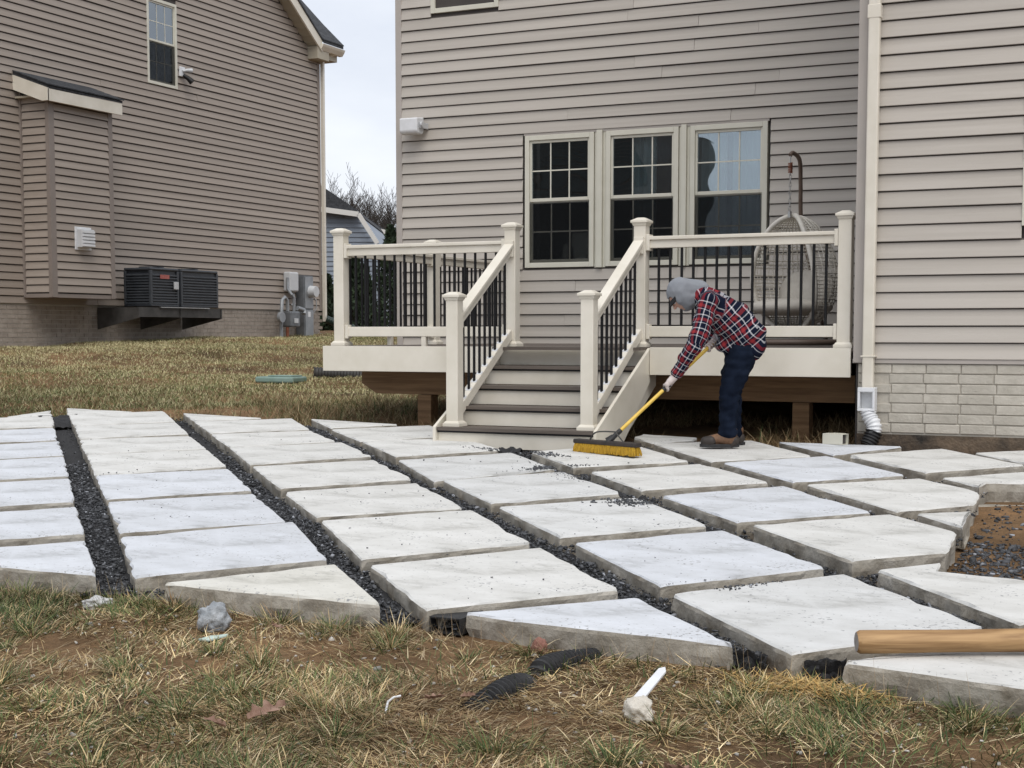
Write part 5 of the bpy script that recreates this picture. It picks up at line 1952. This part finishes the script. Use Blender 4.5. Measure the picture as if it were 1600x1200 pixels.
# drain hose under the downspout
t = thing('drain_hose', (-2.17, 11.13, .66), 'white flexible drain hose with black foot under the wing downspout', 'hose')
zt = 1.07
fr = MB()
for (x0, x1, z0, z1) in ((-2.275, -2.145, zt - .02, zt + .015), (-2.275, -2.145, zt - .165, zt - .145), (-2.275, -2.257, zt - .145, zt - .02), (-2.163, -2.145, zt - .145, zt - .02)):
    fr.box(x0, x1, YG - .135, YG - .125, z0, z1)
fr.box(-2.275, -2.262, YG - .125, YG - .03, zt - .165, zt + .015)
fr.box(-2.158, -2.145, YG - .125, YG - .03, zt - .165, zt + .015)
fr.box(-2.262, -2.158, YG - .045, YG - .03, zt - .165, zt + .015)
fr.build('adapter', M['white_plastic'], t, bevel=.004)
wz = smooth_path([(-2.205, YG - .085, zt - .16), (-2.185, YG - .09, zt - .22), (-2.155, YG - .10, zt - .27), (-2.15, YG - .11, zt - .33)], 6)
corrugated(wz, .056, .026, MB(), .16).build('white_hose', M['white_plastic'], t, smooth=True)
bz = smooth_path([(-2.15, YG - .11, zt - .325), (-2.165, YG - .125, zt - .37), (-2.19, YG - .15, zt - .43)], 6)
corrugated(bz, .060, .024, MB(), .18).build('black_hose', M['rubber'], t, smooth=True)
# lid and pipe end in the back lawn
t = thing('valve_cover', (-10.33, 15.30, gz(-10.33, 15.30)), 'flat pale green valve cover set in the back lawn', 'cover')
m_ = MB()
m_.box(-10.62, -10.05, 15.12, 15.45, gz(-10.33, 15.3) + .0, gz(-10.33, 15.3) + .075)
m_.build('lid', M['green_plastic'], t, bevel=.02)
MB().box(-10.45, -10.10, 15.16, 15.41, gz(-10.33, 15.3) + .076, gz(-10.33, 15.3) + .092).build('lid_panel', M['green_plastic'], t, bevel=.006)
pz = gz(-10.1, 16.0)
cp = corrugated(smooth_path([(-10.15, 15.75, pz + .05), (-9.8, 16.0, pz + .02), (-9.4, 16.3, pz - .02), (-9.0, 16.6, pz - .08)]), .075, .04, MB(), .14)
tag(cp.build('drain_pipe', M['steel_dark'], None, smooth=True, origin=(-9.6, 16.1, pz)), 'grey brown corrugated pipe lying in the back lawn near the deck', 'pipe')
# bent bit of white wire, brick bit
pb = gz(-2.33, 4.06)
tag(MB().tube([(-2.335, 4.03, pb + .01), (-2.36, 4.09, pb + .03), (-2.352, 4.115, pb + .04), (-2.33, 4.125, pb + .045)], .004, 7).build('plastic_strip', M['white_plastic'], None, smooth=True, origin=(-2.33, 4.06, pb)), 'short bent white plastic strip in the brown thatch', 'strip')
lump('brick_fragment', (-2.20, 4.97, gz(-2.20, 4.97) + .02), .03, M['dark_red_brick'], 'dull red brick fragment leaning below the front slab', 'brick', 3.3, .25, .6, 1.2)

# oak leaves
def oak_leaf(x, y, L_, rot, label, seed):
    n = 22
    pts_l, pts_r, mid = [], [], []
    for i in range(n + 1):
        u = i / n
        w = (.06 + .34 * math.sin(math.pi * min(1, u * 1.05)) ** .8) * (.62 + .38 * math.cos(u * 20 + 1.0)) * L_ * .75
        w = max(w, .004)
        curl = .12 * L_ * math.sin(u * 3 + seed) + .25 * w * math.sin(u * 9 + seed)
        mid.append(Vector((u * L_ - L_ / 2, 0, .10 * L_ * math.sin(u * 3.1 + seed * .5))))
        pts_l.append(Vector((u * L_ - L_ / 2 + w * .25, w, abs(curl) + .35 * w)))
        pts_r.append(Vector((u * L_ - L_ / 2 + w * .25, -w, .3 * abs(curl) + .30 * w)))
    vs = mid + pts_l + pts_r
    fs = []
    for i in range(n):
        fs.append((i, i + 1, n + 1 + i + 1, n + 1 + i))
        fs.append((i + 1, i, 2 * n + 2 + i, 2 * n + 2 + i + 1))
    me = bpy.data.meshes.new('oak_leaf')
    me.from_pydata([tuple(v) for v in vs], [], fs)
    me.materials.append(M['leaf'])
    o = bpy.data.objects.new('oak_leaf', me)
    COL.objects.link(o)
    o.location = (x, y, gz(x, y) + .045)
    o.rotation_euler = (random.uniform(-.3, .3), random.uniform(-.2, .2), rot)
    md = o.modifiers.new('thickness', 'SOLIDIFY')
    md.thickness = .0012
    tag(o, label, 'leaf', 'dead oak leaves')
oak_leaf(-2.64, 3.80, .15, R(70), 'large curled brown oak leaf in the grass at lower left of centre', 1.0)
oak_leaf(-3.27, 4.79, .085, R(150), 'small brown oak leaf below the creamy triangle slab', 2.0)
oak_leaf(-2.74, 3.66, .075, R(10), 'brown oak leaf at the bottom edge beside the large curled leaf', 3.3)
oak_leaf(-2.22, 4.16, .07, R(200), 'brown oak leaf on the thatch right of the bent white strip', 4.1)
oak_leaf(-1.27, 3.84, .10, R(160), 'pale brown oak leaf at the bottom edge right of centre', 5.7)
oak_leaf(-2.13, 4.22, .05, R(40), 'tiny pale leaf beside the lower end of the corrugated pipe', 6.2)

# ------------------------------------------------------------------ grass
def blades(name, X, Y, Z, H, tilt, head_, width, curl, col, label, cat='grass'):
    n = len(X)
    dx, dy = np.cos(head_), np.sin(head_)
    sx, sy = -dy, dx
    tw = rng.uniform(-.9, .9, n)
    sx, sy = np.cos(head_ + 1.57 + tw), np.sin(head_ + 1.57 + tw)
    V = np.zeros((n, 7, 3))
    for lv, (u, wf) in enumerate(((0, 1.0), (.4, .9), (.75, .6), (1.0, 0))):
        ang = tilt + curl * u * u
        # integrate roughly along the bend
        r = H * u * np.sin(tilt + curl * u * .5)
        h = H * u * np.cos(tilt + curl * u * .5)
        cx, cy, cz = X + dx * r, Y + dy * r, Z + h
        if lv < 3:
            V[:, lv * 2] = np.stack([cx - sx * width * wf * .5, cy - sy * width * wf * .5, cz], 1)
            V[:, lv * 2 + 1] = np.stack([cx + sx * width * wf * .5, cy + sy * width * wf * .5, cz], 1)
        else:
            V[:, 6] = np.stack([cx, cy, cz], 1)
    F = np.array([(0, 1, 3), (0, 3, 2), (2, 3, 5), (2, 5, 4), (4, 5, 6)])
    F = (F[None] + (np.arange(n) * 7)[:, None, None]).reshape(-1, 3)
    o = np_mesh(name, V.reshape(-1, 3), F, M['grass'], np.repeat(col, 7, 0))
    tag(o, label, cat)
    return o

STRAW = np.array([(.62, .48, .26), (.50, .37, .18), (.36, .25, .12), (.70, .58, .36), (.18, .11, .055), (.42, .33, .21), (.26, .165, .085)])
GREEN = np.array([(.070, .105, .036), (.042, .075, .024), (.11, .145, .05), (.20, .21, .085)])
def pick(pal, n):
    return pal[rng.integers(0, len(pal), n)] * rng.uniform(.75, 1.2, (n, 1))

def in_view(x, y, pad=.06):
    r = x / np.maximum(y, .1)
    return (r > -1.03 - pad) & (r < -.09 + pad)

# foreground thatch
n = 215000
x, y = rng.uniform(-5.9, .1, n), rng.uniform(2.75, 5.25, n)
dens = .62 + .5 * wob(x, y, 3.1, 2) + .28 * wob(x, y, 9, 14)
bare = np.zeros(n)
for bx_, by_, br_ in ((-2.62, 4.62, .22), (-2.15, 4.80, .16), (-1.95, 4.55, .20), (-3.55, 4.72, .18), (-1.05, 4.05, .30), (-.75, 4.35, .25), (-3.9, 4.62, .20), (-2.5, 4.75, .2), (-1.65, 4.75, .2), (-2.06, 4.84, .13), (-2.10, 4.42, .10), (-3.45, 4.60, .14), (-1.55, 4.45, .14), (-3.0, 4.55, .16), (-1.25, 4.15, .30), (-.85, 4.1, .34), (-.62, 4.6, .2), (-1.35, 3.9, .2), (-2.3, 4.45, .2), (-2.0, 3.9, .16), (-3.3, 4.3, .15), (-4.0, 4.3, .16), (-1.9, 4.2, .16), (-4.3, 4.84, .12), (-3.59, 4.72, .15)):
    bare = np.maximum(bare, np.exp(-((x - bx_) ** 2 + (y - by_) ** 2 * 2.2) / (br_ * 1.25) ** 2))
keep = in_view(x, y) & ~in_poly(x, y, HULL) & (rng.uniform(0, 1, n) < np.clip(dens, .25, 1) * (1 - .78 * bare)) & ~((x > -1.1) & (y > 5.02))
x, y = x[keep], y[keep]
n = len(x)
g = rng.uniform(0, 1, n) < np.clip(.20 + .34 * wob(x, y, 2.6, 7), .03, .75)
brownish = np.exp(-((x + 2.15) ** 2 * 3 + (y - 4.0) ** 2 * 9))
c = np.where(g[:, None], pick(GREEN, n), pick(STRAW, n))
c = c * (1 - .35 * brownish[:, None]) + brownish[:, None] * .35 * np.array([.24, .145, .085])
clv = wob(x, y, 5.5, 25)
c = c * (1 + .30 * clv[:, None])
hd_ = 3.0 * wob(x, y, 3.4, 31) + 2.0 * wob(x, y, 8.0, 6) + rng.normal(0, 1.1, n)
blades('foreground_grass', x, y, ground_z(x, y) - .006 + rng.uniform(0, .022, n), rng.uniform(.025, .095, n), np.where(g, rng.uniform(.4, 1.3, n), rng.uniform(1.0, 1.6, n)),
       hd_, rng.uniform(.0018, .0046, n), rng.uniform(-.1, .6, n), c, 'matted straw-coloured winter grass in the foreground')
# green and straw tufts
TX, TY, TH_, TL_, TC_, TT_ = [], [], [], [], [], []
named = [(-2.95, 4.07, 1.5), (-2.57, 4.0, 1.3), (-2.83, 4.98, 1.0), (-1.86, 3.86, 1.2), (-1.30, 4.62, .9), (-3.0, 3.8, 1.3), (-2.35, 3.75, 1.2), (-1.5, 3.9, 1.2), (-1.45, 4.25, .9), (-.95, 4.7, 1.0),
         (-3.4, 5.0, 1.0), (-3.95, 5.0, 1.1), (-4.75, 4.95, 1.2), (-2.25, 4.97, 1.0), (-1.1, 4.25, 1.0), (-.6, 4.75, 1.0), (-3.1, 4.95, .9), (-1.35, 4.6, .9)]
for k_ in range(150):
    yy = random.uniform(2.9, 4.98)
    named.append((random.uniform(-1.06, -.07) * yy, yy, random.uniform(.35, 1.05)))
for tx, ty, ts in named:
    b_ = max([math.exp(-((tx - q0) ** 2 + (ty - q1) ** 2 * 2.2) / q2 ** 2) for q0, q1, q2 in ((-2.62, 4.62, .22), (-2.08, 4.8, .22), (-2.1, 4.42, .22), (-1.05, 4.05, .3), (-.75, 4.35, .2), (-1.56, 4.4, .2), (-3.5, 4.68, .2), (-3.0, 4.55, .16), (-3.9, 4.62, .18))])
    if b_ > .35:
        continue
    m = int((150 if ts < .9 else 250) * ts)
    a = rng.uniform(0, 6.28, m)
    r = np.abs(rng.normal(0, .055 * ts, m))
    TX.append(tx + r * np.cos(a))
    TY.append(ty + r * np.sin(a))
    TH_.append(a + rng.normal(0, .5, m))
    TL_.append(rng.uniform(.04, .11 if ts < .9 else .14, m) * (.6 + .4 * ts))
    TT_.append(rng.uniform(.35, 1.4, m))
    gf = rng.uniform(0, 1, m) < random.uniform(.3, .95)
    TC_.append(np.where(gf[:, None], pick(GREEN, m), pick(STRAW, m)))
x, y = np.concatenate(TX), np.concatenate(TY)
keep = ~in_poly(x, y, HULL)
n = int(keep.sum())
x, y = x[keep], y[keep]
blades('grass_tufts', x, y, ground_z(x, y) - .005, np.concatenate(TL_)[keep], np.concatenate(TT_)[keep], np.concatenate(TH_)[keep], rng.uniform(.0018, .004, n),
       rng.uniform(.2, 1.1, n), np.concatenate(TC_)[keep], 'green and straw grass tufts standing out of the foreground turf')
# back lawn
n = 430000
y = 10.5 + 17.5 * rng.uniform(0, 1, n) ** .8
x = rng.uniform(-1.06, -.50, n) * y
# lawn strip behind the patio, ending along the back edge of the slabs and at the deck
keep = ~in_poly(x, y, HULL) & (x > XL + .0) & ~((y < 11.15) & (x > -10.2)) & (x < -6.9) & ~((x > -8.6) & (y > 15.0))
dl = .75 + .35 * wob(x, y, 1.4, 21) + .25 * wob(x, y, 5, 30)
clay = np.exp(-((x + 8.35) ** 2 * 1.2 + (y - 11.75) ** 2 * 6)) + .8 * np.exp(-((x + 9.6) ** 2 * 1.5 + (y - 11.6) ** 2 * 9))
keep &= rng.uniform(0, 1, n) < np.clip(dl, .3, 1) * (1 - .8 * np.clip(clay, 0, 1))
x, y = x[keep], y[keep]
n = len(x)
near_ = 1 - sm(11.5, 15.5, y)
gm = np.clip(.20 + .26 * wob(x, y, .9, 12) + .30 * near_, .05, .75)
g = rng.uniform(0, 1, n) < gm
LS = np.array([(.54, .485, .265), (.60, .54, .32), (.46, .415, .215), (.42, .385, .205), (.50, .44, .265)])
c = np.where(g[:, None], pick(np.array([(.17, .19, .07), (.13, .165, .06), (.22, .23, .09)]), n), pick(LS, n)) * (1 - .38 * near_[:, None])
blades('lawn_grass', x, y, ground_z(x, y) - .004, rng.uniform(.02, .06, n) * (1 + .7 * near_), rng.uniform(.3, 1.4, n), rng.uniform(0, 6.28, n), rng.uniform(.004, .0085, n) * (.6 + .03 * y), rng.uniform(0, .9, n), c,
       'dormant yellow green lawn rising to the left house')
# long dry grass under and beside the deck
n = 26000
x, y = rng.uniform(-8.9, -2.4, n), rng.uniform(11.0, 13.2, n)
clump = wob(x, y, 4.5, 17)
keep = ~in_poly(x, y, HULL) & (clump > -.15) & ((x < -7.2) | (y > 11.1)) & ~((x > -5.4) & (x < -4.0) & (y < 11.5))
x, y, clump = x[keep], y[keep], clump[keep]
n = len(x)
g = rng.uniform(0, 1, n) < np.where(x < -6, .22, .04)
c = np.where(g[:, None], pick(GREEN, n), pick(np.array([(.30, .22, .12), (.24, .165, .085), (.36, .28, .165), (.19, .13, .07)]), n))
blades('dry_grass', x, y, ground_z(x, y) - .005, rng.uniform(.08, .26, n) * (.7 + .4 * np.clip(clump, 0, 1)), rng.uniform(.15, 1.3, n), rng.uniform(0, 6.28, n), rng.uniform(.003, .006, n), rng.uniform(.2, 1.3, n), c,
       'long dry brown grass growing under the deck edge')
# straw heap below the wooden post
n = 900
x, y = rng.normal(-1.13, .12, n), rng.normal(4.86, .055, n)
keep = ~in_poly(x, y, HULL)
x, y = x[keep], y[keep]
n = len(x)
blades('straw_heap', x, y, ground_z(x, y) + rng.uniform(.005, .03, n), rng.uniform(.05, .13, n), rng.uniform(1.25, 1.57, n), rng.uniform(0, 6.28, n), rng.uniform(.003, .005, n), rng.uniform(-.2, .2, n),
       pick(np.array([(.55, .37, .14), (.48, .30, .10), (.60, .44, .20)]), n), 'heap of bright yellow straw in front of the lower right slab', 'straw')
# thin wiry stalks in front of the slab
n = 420
x, y = rng.uniform(-4.9, -.5, n), rng.normal(4.93, .06, n)
keep = ~in_poly(x, y, HULL)
x, y = x[keep], y[keep]
n = len(x)
blades('dead_stalks', x, y, ground_z(x, y), rng.uniform(.06, .17, n), rng.uniform(.0, .6, n), rng.uniform(0, 6.28, n), rng.uniform(.001, .002, n), rng.uniform(-.2, .6, n),
       pick(np.array([(.30, .22, .14), (.42, .34, .22)]), n), 'thin dead stalks along the front edge of the slabs')
# pebbles in the foreground soil
n = 700
x, y = rng.uniform(-5, -.2, n), rng.uniform(3.2, 5.0, n)
keep = in_view(x, y) & ~in_poly(x, y, HULL)
x, y = x[keep], y[keep]
g = rng.uniform(.15, .6, len(x))
stone_field('pebbles', x, y, ground_z(x, y) + .004, rng.uniform(.003, .011, len(x)) * np.where(rng.uniform(0, 1, len(x)) > .93, 2.0, 1), 'scattered pale pebbles in the foreground soil', 'pebbles',
            np.stack([g, g * .96, g * .88], 1))

# ------------------------------------------------------------------ far houses, shrubs and bare trees
CAM = Vector((0, 0, 1.5))
RT, FW = Vector((.9063, .4226, 0)), Vector((-.4226, .9063, 0))
def at(px, py, depth):
    """a point at a given distance ahead, from its direction in the view"""
    return CAM + FW * depth + RT * ((px - 800) / 2260 * depth) + Vector((0, 0, (520 - py) / 2260 * depth))

def far_house(depth, wall, roof, label, wallmat, wins, trims, deep, roofdeep=None):
    base = at((wall[0][0] + wall[1][0]) / 2, 520, depth)
    base.z = 1.3
    t = thing('far_house', tuple(base), label, 'house', 'houses across the street')
    w = MB()
    w.prism([at(a_, b_, depth) for a_, b_ in wall], FW * deep)
    w.build('wall', wallmat, t)
    zlo, zhi = min(at(a_, b_, depth).z for a_, b_ in wall), max(at(a_, b_, depth).z for a_, b_ in wall)
    xs = [a_ for a_, b_ in wall]
    # lap boards clipped to the wall outline
    lb = MB()
    py = max(b_ for a_, b_ in wall)
    step = .15 / depth * 2260
    while py > min(b_ for a_, b_ in wall) + step:
        cr = []
        n_ = len(wall)
        ym = py - step * .98
        for i in range(n_):
            (x0, y0), (x1, y1) = wall[i], wall[(i + 1) % n_]
            if (y0 > ym) != (y1 > ym):
                cr.append(x0 + (x1 - x0) * (ym - y0) / (y1 - y0))
        if len(cr) >= 2:
            a_, b_ = min(cr), max(cr)
            p, q_ = at(a_, py, depth), at(b_, py, depth)
            p2, q2 = at(a_, py - step, depth), at(b_, py - step, depth)
            lb.add([p - FW * .035, q_ - FW * .035, q2 - FW * .004, p2 - FW * .004, p, q_], [(0, 1, 2, 3), (0, 4, 5, 1)])
        py -= step
    o = lb.build('lap_siding', wallmat, t)
    o['kind'] = 'stuff'
    for k_, rp in enumerate(roof):
        MB().prism([at(a_, b_, depth) - FW * .3 for a_, b_ in rp], FW * ((roofdeep or deep) + .6)).build('roof', M['shingle'], t)
    for (a_, b_, c_, d_, w_) in trims:
        MB().bar(at(a_, b_, depth) - FW * .36, at(c_, d_, depth) - FW * .36, .06, w_, (0, 0, 1)).build('trim_board', M['far_white'], t)
    for (x0, x1, y0, y1) in wins:
        p, q_ = at(x0, y1, depth), at(x1, y0, depth)
        f_ = MB()
        wv = (q_ - p)
        h_ = Vector((0, 0, abs(q_.z - p.z)))
        r_ = RT * (x1 - x0) / 2260 * depth
        c_ = p + r_ / 2 + h_ / 2 - FW * .05
        f_.obox(c_, r_ / 2 + RT * .07, FW * .03, h_ / 2 + Vector((0, 0, .07)))
        wo = f_.build('window', M['far_white'], t)
        g_ = MB()
        g_.obox(c_ - FW * .035, r_ / 2, FW * .01, h_ / 2)
        g_.build('pane', M['interior'], wo)
        g_ = MB()
        g_.obox(c_ - FW * .05, r_ / 2, FW * .01, Vector((0, 0, .03)))
        g_.build('meeting_rail', M['far_white'], wo)
    return t

far_house(46, [(462, 527), (592, 527), (592, 381), (564, 339), (506, 331), (462, 325)], [[(455, 262), (506, 294), (560, 330), (566, 339), (506, 331), (455, 325)]],
          'blue grey sided house seen in the gap behind the left house', M['blue_siding'], [(505, 510, 432, 470), (548, 556, 428, 470)],
          [(455, 324, 564, 338.5, .16), (564, 338, 593, 383, .14)], 8)
far_house(58, [(572, 527), (604, 527), (604, 366), (572, 360)], [[(560, 332), (566, 336), (608, 364), (606, 367), (572, 362)]],
          'grey house with dark roof behind the blue one', M['far_grey'], [(578, 584, 430, 458), (592, 598, 430, 470)], [(576, 358, 608, 366, .16)], 9)
far_house(72, [(596, 527), (650, 527), (650, 384), (596, 384)], [[(590, 386), (612, 364), (650, 352), (650, 386)]],
          'farthest house with dark roof, beside the main house corner', M['far_white'], [(606, 613, 420, 460), (620, 626, 420, 460)], [(610, 382, 624, 371, .22), (624, 371, 640, 384, .22)], 9)

def shrub(px, depth, w, h, label, seed):
    base = at(px, 520, depth)
    base.z = gz(base.x, base.y)
    t = thing('evergreen_shrub', tuple(base), label, 'shrub', 'evergreen shrubs beyond the deck')
    MB().tube([base, base + Vector((0, 0, h * .9))], [.06, .01], 6).build('trunk', M['bark'], t)
    m = 2600
    u = rng.uniform(0, 1, m)
    a = rng.uniform(0, 6.28, m)
    rr_ = w * .5 * np.sqrt(np.clip(1 - u, .02, 1)) * (.75 + .3 * np.sin(a * 3 + seed) * np.sin(u * 9 + seed)) * rng.uniform(.55, 1.05, m)
    X, Y, Z = rr_ * np.cos(a), rr_ * np.sin(a), u * h
    V = np.zeros((m, 4, 3))
    s_ = .13
    d_ = rng.normal(0, 1, (m, 3))
    d_[:, 2] = np.abs(d_[:, 2]) + .6
    d_ /= np.linalg.norm(d_, axis=1)[:, None]
    e_ = np.cross(d_, rng.normal(0, 1, (m, 3)))
    e_ /= np.linalg.norm(e_, axis=1)[:, None]
    C_ = np.stack([X, Y, Z], 1)
    V[:, 0], V[:, 1], V[:, 2], V[:, 3] = C_ - e_ * s_ * .35, C_ + d_ * s_ * .5 - e_ * .02, C_ + d_ * s_, C_ + e_ * s_ * .35
    F = (np.array([(0, 1, 2, 3)])[None] + (np.arange(m) * 4)[:, None, None]).reshape(-1, 4)
    o = np_mesh('crown', V.reshape(-1, 3), F, M['conifer'], None, None, t)
shrub(511, 37, .9, 1.4, 'low dark evergreen shrub by the left house drain pipe', 1)
shrub(553, 39, 1.2, 2.2, 'dark evergreen shrub seen through the left half of the deck railing', 2)
shrub(570, 43, 1.1, 1.9, 'smaller evergreen shrub between the two seen through the railing', 5)
shrub(612, 41, 1.2, 2.9, 'tall pointed evergreen shrub beside the main house corner', 3)

def bare_tree(px, depth, h, label, seed):
    base = at(px, 520, depth)
    base.z = gz(base.x, base.y) - .2
    t = thing('bare_tree', tuple(base), label, 'tree', 'bare trees behind the houses')
    rnd = random.Random(seed)
    tr = MB()
    pts = [base]
    p = base.copy()
    n = 9
    for i in range(n):
        p = p + Vector((rnd.uniform(-.12, .12), rnd.uniform(-.12, .12), h * .62 / n))
        pts.append(p.copy())
    r0 = h * .011
    tr.tube(pts, [r0 * (1 - .55 * i / n) for i in range(n + 1)], 6)
    tr.build('trunk', M['bark'], t)
    cr = MB()
    def grow(p, d, L_, r, lev):
        k = 4
        q_ = [p]
        cur = p.copy()
        dd = d.copy()
        for i in range(k):
            dd = (dd + Vector((rnd.uniform(-.22, .22), rnd.uniform(-.22, .22), rnd.uniform(-.05, .20)))).normalized()
            cur = cur + dd * (L_ / k)
            q_.append(cur.copy())
        cr.tube(q_, [max(r * (1 - .6 * i / k), .0085) for i in range(k + 1)], 3 if lev > 0 else 4, caps=False)
        if lev >= 4:
            return
        for i in range(1, k + 1):
            for _ in range(2 if lev < 2 else rnd.choice((1, 1, 2))):
                a_ = rnd.uniform(0, 6.28)
                sd_ = Vector((math.cos(a_), math.sin(a_), rnd.uniform(.0, .7)))
                grow(q_[i], (dd * .9 + sd_ * .75).normalized(), L_ * rnd.uniform(.42, .66), max(r * .5, .0085), lev + 1)
    for i in range(3, n + 1):
        for _ in range(1 if i < n else 3):
            a_ = rnd.uniform(0, 6.28)
            grow(pts[i], Vector((math.cos(a_) * .7, math.sin(a_) * .7, rnd.uniform(.6, 1.3))).normalized(), h * rnd.uniform(.16, .30), r0 * .42, 1)
    cr.build('crown', M['bark'], t)
    return t
for k_, (px, dp_, hh, lb) in enumerate(((512, 88, 9.0, 'bare tree just right of the left house corner'), (533, 96, 8.6, 'bare tree left of the middle of the sky gap'), (552, 84, 8.6, 'bare spreading tree in the middle of the sky gap'),
                                        (572, 92, 9.0, 'bare tree right of the middle of the sky gap'), (590, 82, 7.8, 'bare dark tree behind the low roofs'), (606, 95, 8.8, 'bare tree near the main house corner'), (622, 80, 7.6, 'bare tree half hidden by the main house corner'))):
    bare_tree(px, dp_, hh, lb, 40 + k_)
